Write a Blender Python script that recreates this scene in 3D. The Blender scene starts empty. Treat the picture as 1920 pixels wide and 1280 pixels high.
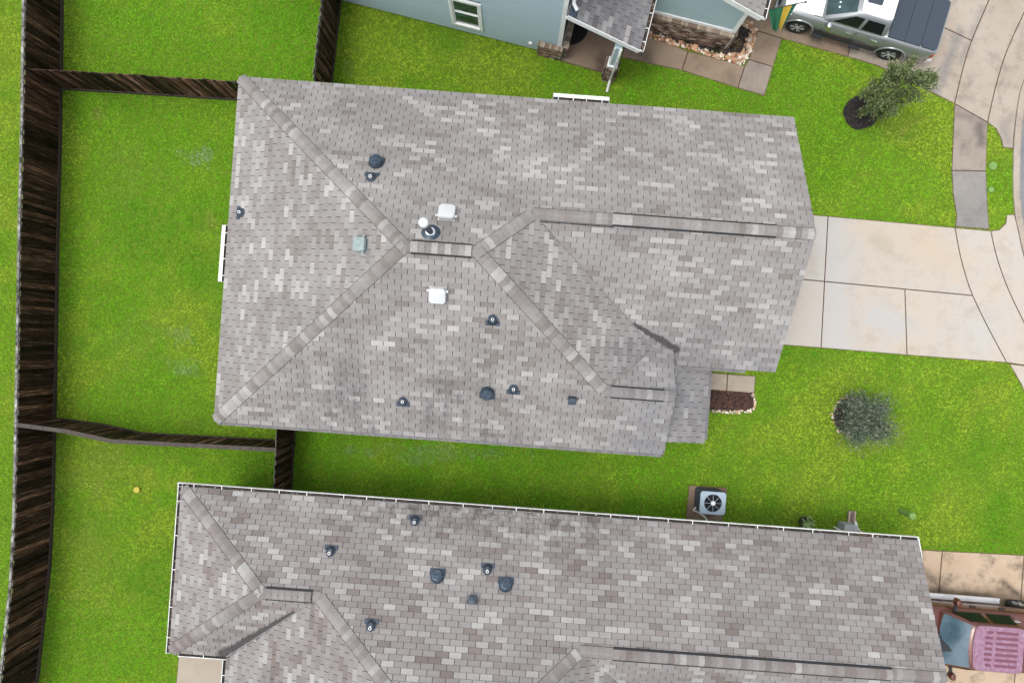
import bpy, bmesh, math, random
import numpy as np
from mathutils import Vector, Matrix

random.seed(7); NR = np.random.default_rng(7)
R = math.radians
scene = bpy.context.scene
C = scene.collection

# ------------------------------------------------------------------ camera, sky, sun, exposure
H, FPX = 23.6, 1280.0                      # drone height (m), focal length in photograph pixels
cam = bpy.data.cameras.new('drone_camera'); cam.sensor_width = 36; cam.lens = 24; cam.clip_end = 2000
camo = bpy.data.objects.new('drone_camera', cam); C.objects.link(camo)
camo.location = (0, 0, H); camo.rotation_euler = (0, 0, 0); scene.camera = camo

SUN_EL, SUN_AZ = 71, 265                   # degrees; azimuth clockwise from +Y
w = bpy.data.worlds.new('World'); scene.world = w; w.use_nodes = True
nt = w.node_tree; bg = nt.nodes['Background']
sky = nt.nodes.new('ShaderNodeTexSky'); sky.sky_type = 'NISHITA'; sky.sun_disc = False
sky.sun_elevation = R(SUN_EL); sky.sun_rotation = R(SUN_AZ); sky.dust_density = 3.0; sky.air_density = 1.0; sky.ozone_density = 1.0
hs = nt.nodes.new('ShaderNodeHueSaturation'); hs.inputs['Saturation'].default_value = 0.22
nt.links.new(sky.outputs[0], hs.inputs['Color']); nt.links.new(hs.outputs[0], bg.inputs[0])
bg.inputs[1].default_value = 0.15
sun = bpy.data.lights.new('sun', 'SUN'); sun.energy = 0.5; sun.angle = R(20); sun.color = (1.0, 0.965, 0.92)
suno = bpy.data.objects.new('sun', sun); C.objects.link(suno)
sd = Vector((math.sin(R(SUN_AZ))*math.cos(R(SUN_EL)), math.cos(R(SUN_AZ))*math.cos(R(SUN_EL)), math.sin(R(SUN_EL))))
suno.rotation_euler = sd.to_track_quat('Z', 'Y').to_euler(); suno.location = (0, 0, 40)
scene.view_settings.view_transform = 'Standard'; scene.view_settings.look = 'None'
scene.view_settings.gamma = 1; scene.view_settings.use_curve_mapping = False
scene.view_settings.exposure = 1.06

# ------------------------------------------------------------------ measuring helpers
def at(px, py, z=0.0):
    k = (H - z)/FPX
    return Vector(((px-960)*k, (640-py)*k, z))
class Frame:
    def __init__(s, deg): s.th = R(deg); s.c = math.cos(s.th); s.s = math.sin(s.th)
    def to(s, u, v, z=0): return Vector((u*s.c - v*s.s, u*s.s + v*s.c, z))
    def inv(s, x, y): return (x*s.c + y*s.s, -x*s.s + y*s.c)
    def px(s, px, py, z=0): p = at(px, py, z); return s.inv(p.x, p.y)
    def onplane(s, px, py, pl):              # pl = (z0, gx, gy) in frame coordinates
        du, dv = s.inv((px-960)/FPX, (640-py)/FPX)
        t = (H - pl[0])/(1 + pl[1]*du + pl[2]*dv)
        return Vector((t*du, t*dv, H - t))
F0 = Frame(-4.2)       # the two shingled houses
F1 = Frame(-14.2)      # the blue house
W0 = Frame(0)

_G = {}
def vnoise(x, y, cell, seed=0):
    n = 256
    if seed not in _G: _G[seed] = np.random.default_rng(seed).random((n, n))
    g = _G[seed]
    fx, fy = x/cell + 1000, y/cell + 1000
    ix, iy = np.floor(fx).astype(int), np.floor(fy).astype(int)
    tx, ty = fx-ix, fy-iy; tx = tx*tx*(3-2*tx); ty = ty*ty*(3-2*ty)
    a, b, c, d = g[ix % n, iy % n], g[(ix+1) % n, iy % n], g[ix % n, (iy+1) % n], g[(ix+1) % n, (iy+1) % n]
    return (a*(1-tx)+b*tx)*(1-ty) + (c*(1-tx)+d*tx)*ty

# ------------------------------------------------------------------ materials
M = {}
class N:
    """small node-tree writer"""
    def __init__(s, name, rough=0.8, metal=0.0, spec=0.5, coat=0.0):
        s.m = bpy.data.materials.new(name); s.m.use_nodes = True; s.t = s.m.node_tree
        s.b = s.t.nodes['Principled BSDF']; M[name] = s.m
        s.b.inputs['Roughness'].default_value = rough; s.b.inputs['Metallic'].default_value = metal
        s.b.inputs['Specular IOR Level'].default_value = spec; s.b.inputs['Coat Weight'].default_value = coat
        s.b.inputs['Coat Roughness'].default_value = 0.06
    def n(s, t, **kw):
        x = s.t.nodes.new(t)
        for k, v in kw.items(): setattr(x, k, v)
        return x
    def l(s, a, b): s.t.links.new(a, b)
    def pos(s, scale=(1, 1, 1), obj=False):
        o = s.n('ShaderNodeTexCoord').outputs['Object'] if obj else s.n('ShaderNodeNewGeometry').outputs['Position']
        if scale == (1, 1, 1): return o
        m = s.n('ShaderNodeVectorMath', operation='MULTIPLY'); s.l(o, m.inputs[0]); m.inputs[1].default_value = scale
        return m.outputs[0]
    def noise(s, scale, vec=None, detail=4, rough=0.6, dist=0):
        x = s.n('ShaderNodeTexNoise'); x.inputs['Scale'].default_value = scale; x.inputs['Detail'].default_value = detail
        x.inputs['Roughness'].default_value = rough; x.inputs['Distortion'].default_value = dist
        s.l(vec if vec is not None else s.pos(), x.inputs['Vector']); return x.outputs['Fac']
    def ramp(s, fac, stops, interp='LINEAR'):
        x = s.n('ShaderNodeValToRGB'); e = x.color_ramp.elements; x.color_ramp.interpolation = interp
        while len(e) > 1: e.remove(e[-1])
        for i, (p, c) in enumerate(stops):
            if not hasattr(c, '__len__'): c = (c, c, c)
            q = e[0] if i == 0 else e.new(p)
            q.position = p; q.color = (*c[:3], 1)
        s.l(fac, x.inputs[0]); return x.outputs[0]
    def mix(s, fac, a, b, mode='MIX'):
        x = s.n('ShaderNodeMix', data_type='RGBA', blend_type=mode)
        for sock, v in ((x.inputs[0], fac), (x.inputs[6], a), (x.inputs[7], b)):
            if isinstance(v, (int, float)): sock.default_value = v
            elif isinstance(v, tuple): sock.default_value = (*v[:3], 1)
            else: s.l(v, sock)
        return x.outputs[2]
    def math(s, op, a, b=0.0, c=None, clamp=False):
        x = s.n('ShaderNodeMath', operation=op); x.use_clamp = clamp
        for i, v in enumerate((a, b, c)):
            if v is None: continue
            if isinstance(v, (int, float)): x.inputs[i].default_value = v
            else: s.l(v, x.inputs[i])
        return x.outputs[0]
    def attr(s, name):
        x = s.n('ShaderNodeAttribute', attribute_name=name); return x
    def col(s, c):
        if isinstance(c, tuple): s.b.inputs['Base Color'].default_value = (*c[:3], 1)
        else: s.l(c, s.b.inputs['Base Color'])
        return s
    def bump(s, h, dist=0.01, strength=0.6):
        x = s.n('ShaderNodeBump'); x.inputs['Distance'].default_value = dist; x.inputs['Strength'].default_value = strength
        s.l(h, x.inputs['Height']); s.l(x.outputs[0], s.b.inputs['Normal']); return s

def plain(name, c, rough=0.7, metal=0.0, spec=0.5, var=0.12, scale=6, coat=0.0, obj=False):
    k = N(name, rough, metal, spec, coat)
    f = k.noise(scale, k.pos(obj=obj))
    lo = tuple(x*(1-var) for x in c); hi = tuple(min(1, x*(1+var)) for x in c)
    k.col(k.ramp(f, [(0.3, lo), (0.7, hi)])); return k

def seg_mask(k, a, b, w0, wg, rag=1.4, nscale=5, e0=0.5, e1=0.95):
    """1 near the plan segment a-b, 0 away from it, with a ragged edge; the width grows by wg along it"""
    ps = k.n('ShaderNodeVectorMath', operation='MULTIPLY'); k.l(k.pos(), ps.inputs[0]); ps.inputs[1].default_value = (1, 1, 0)
    ab = (b[0]-a[0], b[1]-a[1], 0); L2 = ab[0]**2 + ab[1]**2
    ap = k.n('ShaderNodeVectorMath', operation='SUBTRACT'); k.l(ps.outputs[0], ap.inputs[0]); ap.inputs[1].default_value = (a[0], a[1], 0)
    dt = k.n('ShaderNodeVectorMath', operation='DOT_PRODUCT'); k.l(ap.outputs[0], dt.inputs[0]); dt.inputs[1].default_value = ab
    tt = k.math('MULTIPLY', dt.outputs['Value'], 1/L2, clamp=True)
    pr = k.n('ShaderNodeVectorMath', operation='SCALE'); pr.inputs[0].default_value = ab; k.l(tt, pr.inputs['Scale'])
    df = k.n('ShaderNodeVectorMath', operation='DISTANCE'); k.l(ap.outputs[0], df.inputs[0]); k.l(pr.outputs[0], df.inputs[1])
    q = k.math('DIVIDE', df.outputs['Value'], k.math('MULTIPLY_ADD', tt, wg, w0))
    q = k.math('ADD', q, k.math('MULTIPLY_ADD', k.noise(nscale, detail=5, rough=.7), rag, -rag/2))
    return k.ramp(q, [(e0, 1.0), (e1, 0.0)])
def shingle_mat(name, stops, stain):
    k = N(name, 0.92, 0, 0.25)
    t = k.attr('tone').outputs['Fac']
    base = k.ramp(t, stops)
    gran = k.ramp(k.noise(75, detail=2, rough=0.7), [(0.25, 0.80), (0.75, 1.2)])
    c = k.mix(1.0, base, gran, 'MULTIPLY')
    blot = k.ramp(k.noise(0.45, detail=5), [(0.3, 0.90), (0.7, 1.07)])
    c = k.mix(1.0, c, blot, 'MULTIPLY')
    wash = k.ramp(k.noise(1.0, k.pos((0.9, 3.2, 3.2)), detail=5), [(0.35, 0.92), (0.65, 1.07)])
    c = k.mix(1.0, c, wash, 'MULTIPLY')
    if stain == 'streak':       # dark algae streaks running down the south slope
        sx = k.n('ShaderNodeSeparateXYZ'); k.l(k.pos(), sx.inputs[0]); X, Y = sx.outputs[0], sx.outputs[1]
        st = k.noise(1.0, k.pos((1.15, 0.30, 0.3)), detail=6, rough=0.68)
        st = k.ramp(st, [(0.45, 0.0), (0.60, 1.0)])
        fine = k.ramp(k.noise(5.5, detail=5, rough=0.75), [(0.36, 0.15), (0.60, 1.0)])
        my = k.ramp(k.math('MULTIPLY_ADD', Y, -0.25, 0.35), [(0.18, 0.0), (0.75, 1.0)])
        mx = k.ramp(k.math('MULTIPLY_ADD', X, 0.0625, 0.5), [(0.04, 0.0), (0.16, 1.0), (0.46, 1.0), (0.60, 0.25)])
        f = k.math('MULTIPLY', k.math('MULTIPLY', st, fine), k.math('MULTIPLY', my, mx))
        c = k.mix(k.math('MULTIPLY', f, 0.62), c, (0.07, 0.069, 0.074))
        # patchy grey-blue tone, stronger toward the eave, on the garage's south slope
        g = k.ramp(k.noise(0.8, detail=6, rough=0.7), [(0.45, 0.0), (0.7, 1.0)])
        gx = k.ramp(k.math('MULTIPLY_ADD', X, 0.125, 0.0), [(0.30, 0.0), (0.5, 1.0)])
        gy = k.ramp(k.math('MULTIPLY_ADD', Y, 0.25, 0.5), [(0.2, 1.0), (0.85, 0.0)])
        c = k.mix(k.math('MULTIPLY', k.math('MULTIPLY_ADD', g, 0.45, 0.25), k.math('MULTIPLY', gx, gy)), c, (0.125, 0.13, 0.145))
    if stain == 'eave':         # damp tannin stain along the gutter of the south house
        sx = k.n('ShaderNodeSeparateXYZ'); k.l(k.pos(), sx.inputs[0]); X, Y = sx.outputs[0], sx.outputs[1]
        V = k.math('MULTIPLY_ADD', X, 0.0734, k.math('MULTIPLY', Y, 1.0))       # distance from the eave line
        d = k.ramp(k.math('MULTIPLY_ADD', V, 1/1.6, 1+5.1/1.6), [(0.1, 0.0), (0.95, 1.0)])
        mx = k.ramp(k.math('MULTIPLY_ADD', X, 0.05, 0.5), [(0.20, 0.15), (0.34, 1.0), (0.58, 1.0), (0.72, 0.12)])
        q = k.ramp(k.noise(3.0, detail=6, rough=0.75), [(0.42, 0.0), (0.62, 1.0)])
        c = k.mix(k.math('MULTIPLY', k.math('MULTIPLY', d, mx), k.math('MULTIPLY', q, 0.8)), c, (0.05, 0.043, 0.04))
    for (a, b, wdt) in VALLEY_DIRT_AND_SHADE.get(stain, []):      # dirt along the south house valley, painted gable shadow along the middle one
        c = k.mix(k.math('MULTIPLY', seg_mask(k, a, b, 0.08, wdt), 0.9), c, (0.045, 0.042, 0.042))
    k.col(c); k.bump(k.noise(140, detail=1), 0.004, 0.5)
VALLEY_DIRT_AND_SHADE = {'streak': [((3.62, 0.50), (4.95, -0.24), 0.08)], 'eave': [((-6.35, -7.86), (-8.85, -9.56), 0.13)]}  # streak segment paints the gable's shadow wedge, eave segment is valley dirt

shingle_mat('shingle_grey', [(0.0, (0.176, 0.157, 0.144)), (0.22, (0.206, 0.190, 0.179)), (0.45, (0.229, 0.216, 0.207)), (0.7, (0.253, 0.241, 0.232)), (0.86, (0.298, 0.285, 0.274)), (1.0, (0.345, 0.332, 0.317))], 'streak')
shingle_mat('shingle_brown', [(0.0, (0.150, 0.127, 0.117)), (0.22, (0.181, 0.160, 0.152)), (0.45, (0.209, 0.192, 0.186)), (0.7, (0.236, 0.222, 0.216)), (0.86, (0.275, 0.263, 0.256)), (1.0, (0.318, 0.307, 0.297))], 'eave')
plain('underlay', (0.055, 0.052, 0.052), 0.95, scale=20)
plain('valley_grey', (0.17, 0.16, 0.157), 0.9, scale=9, var=0.4)
plain('ridge_vent_black', (0.012, 0.013, 0.016), 0.7, scale=20)
plain('white_trim', (0.78, 0.79, 0.78), 0.45, var=0.06, scale=3)
plain('gutter_white', (0.66, 0.66, 0.645), 0.5, var=0.22, scale=3.5)
plain('downspout_beige', (0.55, 0.52, 0.47), 0.5, scale=5)
plain('wall_tan', (0.36, 0.36, 0.36), 0.8)
plain('wall_bluegrey', (0.25, 0.29, 0.31), 0.75, var=0.06)
k = N('siding_blue', 0.7); k.col(k.ramp(k.noise(1.5, k.pos((1, 1, 6)), detail=5), [(0.3, (0.345, 0.455, 0.49)), (0.7, (0.395, 0.505, 0.54))]))
k.bump(k.noise(12, k.pos((0.15, 0.15, 1)), detail=6), 0.004, 0.5)
plain('boot_rubber', (0.035, 0.05, 0.07), 0.42, var=0.4, scale=14)
plain('vent_steel_blue', (0.04, 0.06, 0.085), 0.38, metal=0.3, var=0.4, scale=12)
plain('flue_metal', (0.05, 0.065, 0.085), 0.4, metal=0.3, var=0.2, scale=18)
plain('pvc_white', (0.80, 0.80, 0.78), 0.5, var=0.05)
plain('vent_white', (0.50, 0.51, 0.51), 0.4, var=0.04, scale=10)
plain('vent_grey', (0.22, 0.27, 0.27), 0.45, var=0.2, scale=9)
plain('hole_black', (0.004, 0.004, 0.005), 0.9)
# concrete
def concrete(name, a, b, stain=(0.1, 0.08, 0.06), amt=0.3, scale=0.35, marks=()):
    k = N(name, 0.9, 0, 0.3)
    c = k.ramp(k.noise(scale, detail=6, rough=0.62, dist=0.6), [(0.30, a), (0.70, b)])
    c = k.mix(1.0, c, k.ramp(k.noise(30, detail=3, rough=0.7), [(0.25, 0.86), (0.75, 1.12)]), 'MULTIPLY')
    f = k.ramp(k.noise(1.5, detail=8, rough=0.72), [(0.50, 0.0), (0.74, 1.0)])
    c = k.mix(k.math('MULTIPLY', f, amt), c, stain)
    sp = k.ramp(k.noise(16, detail=2), [(0.70, 0.0), (0.76, 1.0)])
    c = k.mix(k.math('MULTIPLY', sp, amt*0.9), c, stain)
    for (p0, p1, w0, col_, am) in marks:       # tyre marks and spills, ends in photograph pixels on the ground
        A_, B_ = at(*p0), at(*p1); c = k.mix(k.math('MULTIPLY', seg_mask(k, A_[:2], B_[:2], w0*1.3, 0.0, 1.5, 3.5, 0.05, 0.98), am), c, col_)
    k.col(c); k.bump(k.noise(60, detail=3), 0.004, 0.4)
concrete('concrete_new', (0.435, 0.36, 0.28), (0.40, 0.38, 0.35), (0.29, 0.24, 0.19), 0.55, 0.34, [((1560, 430), (1570, 640), .8, (.385, .385, .38), .7), ((1640, 450), (1660, 460), .3, (.33, .29, .22), .6), ((1640, 590), (1690, 610), .5, (.37, .375, .375), .7), ((1740, 470), (1790, 500), .7, (.43, .345, .26), .5)])
concrete('concrete_weathered', (0.31, 0.255, 0.20), (0.37, 0.325, 0.275), (0.14, 0.12, 0.105), 0.75, 0.5, [((1800, 60), (1752, 175), .22, (.17, .165, .16), .7), ((1840, 20), (1800, 120), .16, (.19, .18, .17), .5), ((1560, 108), (1650, 130), .30, (.15, .11, .08), .6), ((1880, 235), (1890, 270), .3, (.16, .15, .14), .5)])
concrete('concrete_wet', (0.20, 0.145, 0.10), (0.27, 0.205, 0.15), (0.10, 0.08, 0.06), 0.6, 0.6, [((1128, 118), (1125, 140), .3, (.07, .05, .04), .8), ((1190, 90), (1210, 110), .3, (.07, .055, .045), .6)])
concrete('concrete_old', (0.21, 0.175, 0.145), (0.30, 0.255, 0.215), (0.08, 0.075, 0.07), 0.7, 0.55, [((1835, 235), (1840, 270), .22, (.11, .095, .085), .8), ((1795, 215), (1820, 222), .2, (.14, .12, .105), .6)])
concrete('concrete_old_grey', (0.175, 0.165, 0.158), (0.25, 0.235, 0.215), (0.08, 0.08, 0.08), 0.5, 0.55)
concrete('concrete_stained', (0.41, 0.305, 0.21), (0.47, 0.37, 0.27), (0.09, 0.07, 0.05), 0.95, 0.7, [((1730, 1112), (1930, 1122), .38, (.16, .115, .075), .75), ((1735, 1075), (1760, 1100), .25, (.10, .08, .06), .7), ((1880, 1090), (1905, 1112), .14, (.05, .04, .035), .7)])
concrete('concrete_patio', (0.32, 0.27, 0.21), (0.36, 0.31, 0.25), (0.2, 0.17, 0.13), 0.4, 0.9)
concrete('pad_dirty', (0.16, 0.115, 0.08), (0.26, 0.19, 0.13), (0.04, 0.03, 0.025), 0.95, 1.4)
concrete('asphalt', (0.16, 0.165, 0.175), (0.20, 0.20, 0.21), (0.1, 0.1, 0.1), 0.3, 0.6)
plain('joint_brown', (0.12, 0.075, 0.05), 0.95, scale=15, var=0.4)
# soil and lawn
k = N('lawn_soil', 0.95, 0, 0.2)
k.col(k.mix(1.0, k.ramp(k.noise(0.5, detail=6), [(0.3, (0.075, 0.16, 0.006)), (0.7, (0.12, 0.19, 0.014))]), k.ramp(k.noise(25, detail=4), [(0.3, 0.7), (0.7, 1.3)]), 'MULTIPLY'))
k.bump(k.noise(30, detail=4), 0.03, 0.8)
k = N('grass_blade', 0.75, 0, 0.08); ca = k.attr('blade_colour').outputs['Color']; k.col(ca)
tr_ = k.n('ShaderNodeBsdfTranslucent'); k.l(ca, tr_.inputs['Color']); mx_ = k.n('ShaderNodeMixShader'); mx_.inputs[0].default_value = 0.35
k.l(k.b.outputs[0], mx_.inputs[1]); k.l(tr_.outputs[0], mx_.inputs[2]); k.l(mx_.outputs[0], k.t.nodes['Material Output'].inputs['Surface'])
plain('mulch_black', (0.014, 0.013, 0.014), 0.95, var=0.6, scale=30)
plain('mulch_brown', (0.055, 0.026, 0.018), 0.95, var=0.6, scale=30)
k = N('chip', 0.9); k.col(k.attr('blade_colour').outputs['Color'])
k = N('pebble', 0.75); k.col(k.attr('blade_colour').outputs['Color'])
k = N('leaf', 0.6, 0, 0.35); k.col(k.attr('blade_colour').outputs['Color'])
plain('bark', (0.10, 0.075, 0.055), 0.95, scale=20, var=0.4)
# fence timber
k = N('picket_wood', 0.7, 0, 0.12)
oi = k.n('ShaderNodeObjectInfo')
gr = k.noise(1.0, k.pos((34, 34, 1.3)), detail=5, rough=0.75)
c = k.ramp(gr, [(0.34, (0.008, 0.004, 0.0035)), (0.48, (0.045, 0.021, 0.014)), (0.58, (0.125, 0.066, 0.045)), (0.70, (0.38, 0.27, 0.22))])
c = k.mix(1.0, c, k.ramp(oi.outputs['Random'], [(0.0, 0.12), (0.35, 0.4), (0.7, 0.85), (0.9, 1.4), (1.0, 2.1)]), 'MULTIPLY')
sz = k.n('ShaderNodeSeparateXYZ'); k.l(k.pos(obj=True), sz.inputs[0])
topw = k.ramp(k.math('MULTIPLY', sz.outputs[2], 0.5), [(0.885, 0.0), (0.925, 1.0)])
c = k.mix(k.math('MULTIPLY', topw, k.ramp(k.noise(8, detail=4), [(0.35, 0.1), (0.6, 0.9)])), c, (0.20, 0.19, 0.175))
dot = k.ramp(k.noise(30, k.pos((1, 1, 1)), detail=1), [(0.735, 0.0), (0.76, 1.0)])
c = k.mix(k.math('MULTIPLY', dot, 0.7), c, (0.32, 0.31, 0.30))
k.col(c); k.bump(gr, 0.004, 0.6)
plain('fence_rail', (0.045, 0.03, 0.024), 0.8, scale=12, var=0.5)
k = N('edge_weathered', .9); k.col(k.ramp(k.noise(3.5, detail=6, rough=.75), [(.40, (.03, .028, .026)), (.52, (.16, .155, .145)), (.66, (.42, .41, .39))]))
plain('fence_cap', (0.05, 0.038, 0.03), 0.8, scale=9, var=0.5)
# bricks
k = N('brick_mix', 0.9); k.col(k.mix(1.0, k.ramp(k.attr('tone').outputs['Fac'], [(0, (0.06, 0.036, 0.028)), (0.35, (0.17, 0.095, 0.07)), (0.7, (0.30, 0.20, 0.15)), (1, (0.50, 0.42, 0.35))]), k.ramp(k.noise(40), [(0.3, 0.8), (0.7, 1.2)]), 'MULTIPLY'))
plain('mortar', (0.42, 0.40, 0.37), 0.95)
k = N('brick_sill', 0.9); k.col(k.mix(1.0, k.ramp(k.attr('tone').outputs['Fac'], [(0, (0.16, 0.11, 0.08)), (0.5, (0.30, 0.23, 0.17)), (1, (0.42, 0.35, 0.27))]), k.ramp(k.noise(40), [(0.3, 0.8), (0.7, 1.2)]), 'MULTIPLY'))
# glass, vehicles, small things
k = N('glass_dark', 0.1, 0, 0.2); k.col((0.012, 0.015, 0.014))
k = N('glass_window', 0.05, 0, 0.6); k.col(k.ramp(k.noise(1.2, k.pos((1, 1, 3))), [(0.4, (0.02, 0.035, 0.032)), (0.62, (0.06, 0.12, 0.11))]))
k = N('glass_windscreen', 0.05, 0.0, 0.45, 0.0); k.col(k.ramp(k.noise(2.2, detail=3), [(0.35, (0.01, 0.03, 0.032)), (0.65, (0.03, 0.07, 0.072))]))
k = N('glass_windscreen_blue', 0.12, 0.0, 0.5, 0.2); k.col(k.ramp(k.noise(1.6, detail=5), [(0.3, (0.05, 0.09, 0.12)), (0.7, (0.11, 0.17, 0.205))]))
plain('blind', (0.10, 0.22, 0.21), 0.8, var=0.2)
k = N('paint_silver', 0.34, 0.3, 0.4, 0.6); k.col(k.ramp(k.noise(300, detail=1), [(0.3, (0.22, 0.235, 0.245)), (0.7, (0.26, 0.275, 0.285))]))
plain('paint_sky_glare', (0.80, 0.80, 0.79), 0.3, var=0.03, scale=2, coat=1.0)  # pickup hood and roof: the sky's reflection put into the colour
k = N('paint_red', 0.33, 0.25, 0.5, 0.6); k.col(k.ramp(k.noise(3, detail=6), [(0.3, (0.085, 0.022, 0.014)), (0.7, (0.115, 0.030, 0.020))]))
k = N('paint_red_faded', 0.4, 0.15, 0.5, 0.8); k.col(k.ramp(k.noise(9.0, detail=7, rough=0.7), [(0.28, (0.20, 0.075, 0.12)), (0.5, (0.255, 0.125, 0.19)), (0.72, (0.34, 0.235, 0.32))]))
k = N('paint_rib', .35, .1, .5, .7); k.col(k.ramp(k.noise(5, detail=5), [(.3, (.13, .03, .055)), (.7, (.17, .05, .085))]))
plain('board_silver', (.62, .63, .64), .35, metal=.2, var=.05)
plain('chrome', (0.75, 0.76, 0.77), 0.14, metal=1.0, var=0.03)
plain('plastic_black', (0.018, 0.02, 0.024), 0.5)
plain('tonneau_vinyl', (0.028, 0.041, 0.06), 0.62, var=0.12, scale=40)
plain('tyre', (0.014, 0.014, 0.015), 0.85, scale=20)
plain('rim_grey', (0.55, 0.56, 0.57), 0.35, metal=0.3)
plain('lamp_red', (0.45, 0.02, 0.02), 0.2, coat=1)
plain('lamp_amber', (0.6, 0.2, 0.04), 0.2, coat=1)
plain('lamp_clear', (0.5, 0.53, 0.56), 0.1, coat=1)
plain('flag_green', (0.025, 0.165, 0.085), 0.8, scale=9)
plain('flag_yellow', (0.72, 0.48, 0.06), 0.8, scale=9)
plain('ac_top', (0.33, 0.415, 0.49), 0.42, var=0.1, scale=8)
plain('ac_dark', (0.035, 0.042, 0.052), 0.6, var=0.4, scale=25)
plain('ac_blade', (0.16, 0.24, 0.30), 0.35, metal=0.3, var=0.3)
plain('coir_black', (0.008, 0.008, 0.010), 0.95, var=0.3, scale=60)
plain('stone_tan', (0.42, 0.34, 0.26), 0.9, var=0.3)
plain('splash_brown', (0.17, 0.13, 0.115), 0.85, var=0.25, scale=8)
plain('box_grey', (0.30, 0.31, 0.32), 0.6)
plain('yellow_plastic', (0.40, 0.34, 0.02), 0.6)
plain('green_plastic', (0.14, 0.26, 0.06), 0.7, var=0.2, scale=10)
plain('lime_leaf', (0.20, 0.29, 0.10), 0.6)
plain('hose_green', (0.12, 0.26, 0.08), 0.6)

# ------------------------------------------------------------------ object helpers
ROOT = {}          # object name -> (frame, origin u, v) of the thing it belongs to
def tag(o, label=None, cat=None, group=None, kind=None):
    if label: o['label'] = label
    if cat: o['category'] = cat
    if group: o['group'] = group
    if kind: o['kind'] = kind
    return o
def thing(name, label, cat, frame=W0, u=0, v=0, z=0, group=None, kind=None):
    o = bpy.data.objects.new(name, None); C.objects.link(o); o.empty_display_size = 0.3
    p = frame.to(u, v, z); o.location = p; o.rotation_euler = (0, 0, frame.th)
    tag(o, label, cat, group, kind); ROOT[o.name] = Vector((u, v, z)); return o
class MB:
    """collects faces (coordinates in the thing's frame), builds one mesh object"""
    def __init__(s): s.v = []; s.f = []; s.t = []; s.mi = []
    def face(s, pts, tone=0.5, mi=0):
        i = len(s.v); s.v += [tuple(p) for p in pts]; s.f.append(list(range(i, i+len(pts)))); s.t.append(tone); s.mi.append(mi)
    def poly_prism(s, pts, z0, z1, tone=0.5, bottom=False):
        n = len(pts)
        s.face([(p[0], p[1], z1) for p in pts], tone)
        if bottom: s.face([(p[0], p[1], z0) for p in reversed(pts)], tone)
        for i in range(n):
            a, b = pts[i], pts[(i+1) % n]
            s.face([(a[0], a[1], z0), (b[0], b[1], z0), (b[0], b[1], z1), (a[0], a[1], z1)], tone)
    def hexa(s, b, t, tone=0.5, mi=0):
        s.face([b[3], b[2], b[1], b[0]], tone, mi); s.face(t, tone, mi)
        for i in range(4):
            j = (i+1) % 4; s.face([b[i], b[j], t[j], t[i]], tone, mi)
    def box(s, c, d, ax=None, tone=0.5, mi=0):
        """box centred at c, full sizes d, optional axes (3 vectors)"""
        c = Vector(c); ax = ax or (Vector((1, 0, 0)), Vector((0, 1, 0)), Vector((0, 0, 1)))
        x, y, z = ax[0]*d[0]/2, ax[1]*d[1]/2, ax[2]*d[2]/2
        b = [c-x-y-z, c+x-y-z, c+x+y-z, c-x+y-z]; t = [p+2*z for p in b]
        s.hexa(b, t, tone, mi); return s
    def bar(s, a, b, w, h, up=Vector((0, 0, 1)), tone=0.5):
        a, b = Vector(a), Vector(b); d = (b-a); L = d.length; d.normalize()
        y = up.cross(d)
        if y.length < 1e-4: y = Vector((0, 1, 0))
        y.normalize(); z = d.cross(y)
        s.box((a+b)/2, (L, w, h), (d, y, z), tone); return s
    def tube(s, pts, r, n=8, cap=True, tone=0.5):
        pts = [Vector(p) for p in pts]; rs = r if hasattr(r, '__len__') else [r]*len(pts); rings = []
        for i, p in enumerate(pts):
            d = (pts[min(i+1, len(pts)-1)] - pts[max(i-1, 0)]).normalized()
            a = d.orthogonal().normalized() if i == 0 else (a - d*a.dot(d)).normalized()
            b = d.cross(a)
            rings.append([p + (a*math.cos(2*math.pi*k/n) + b*math.sin(2*math.pi*k/n))*rs[i] for k in range(n)])
        s.loft(rings, cap, tone); return s
    def loft(s, rings, cap=True, tone=0.5, mi=0):
        n = len(rings[0]); base = len(s.v)
        for rg in rings: s.v += [tuple(p) for p in rg]
        for i in range(len(rings)-1):
            for k in range(n):
                a, b = base+i*n+k, base+i*n+(k+1) % n
                s.f.append([a, b, b+n, a+n]); s.t.append(tone); s.mi.append(mi)
        if cap:
            s.f.append([base+k for k in reversed(range(n))]); s.t.append(tone); s.mi.append(mi)
            s.f.append([base+(len(rings)-1)*n+k for k in range(n)]); s.t.append(tone); s.mi.append(mi)
        return s
    def lathe(s, c, prof, n=16, tone=0.5, ax=None):
        c = Vector(c); ax = ax or (Vector((1, 0, 0)), Vector((0, 1, 0)), Vector((0, 0, 1)))
        s.loft([[c + ax[0]*(r*math.cos(2*math.pi*k/n)) + ax[1]*(r*math.sin(2*math.pi*k/n)) + ax[2]*z for k in range(n)] for r, z in prof], True, tone); return s
    def mesh(s, name, mats, off=Vector((0, 0, 0)), smooth=False, weld=False):
        me = bpy.data.meshes.new(name)
        me.from_pydata([(p[0]-off.x, p[1]-off.y, p[2]-off.z) for p in s.v], [], s.f)
        a = me.attributes.new('tone', 'FLOAT', 'FACE'); a.data.foreach_set('value', s.t)
        for m in (mats if isinstance(mats, (list, tuple)) else [mats]): me.materials.append(M[m])
        if any(s.mi): me.polygons.foreach_set('material_index', s.mi)
        if smooth:
            me.polygons.foreach_set('use_smooth', [True]*len(me.polygons)); me.set_sharp_from_angle(angle=R(38))
        return me
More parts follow.
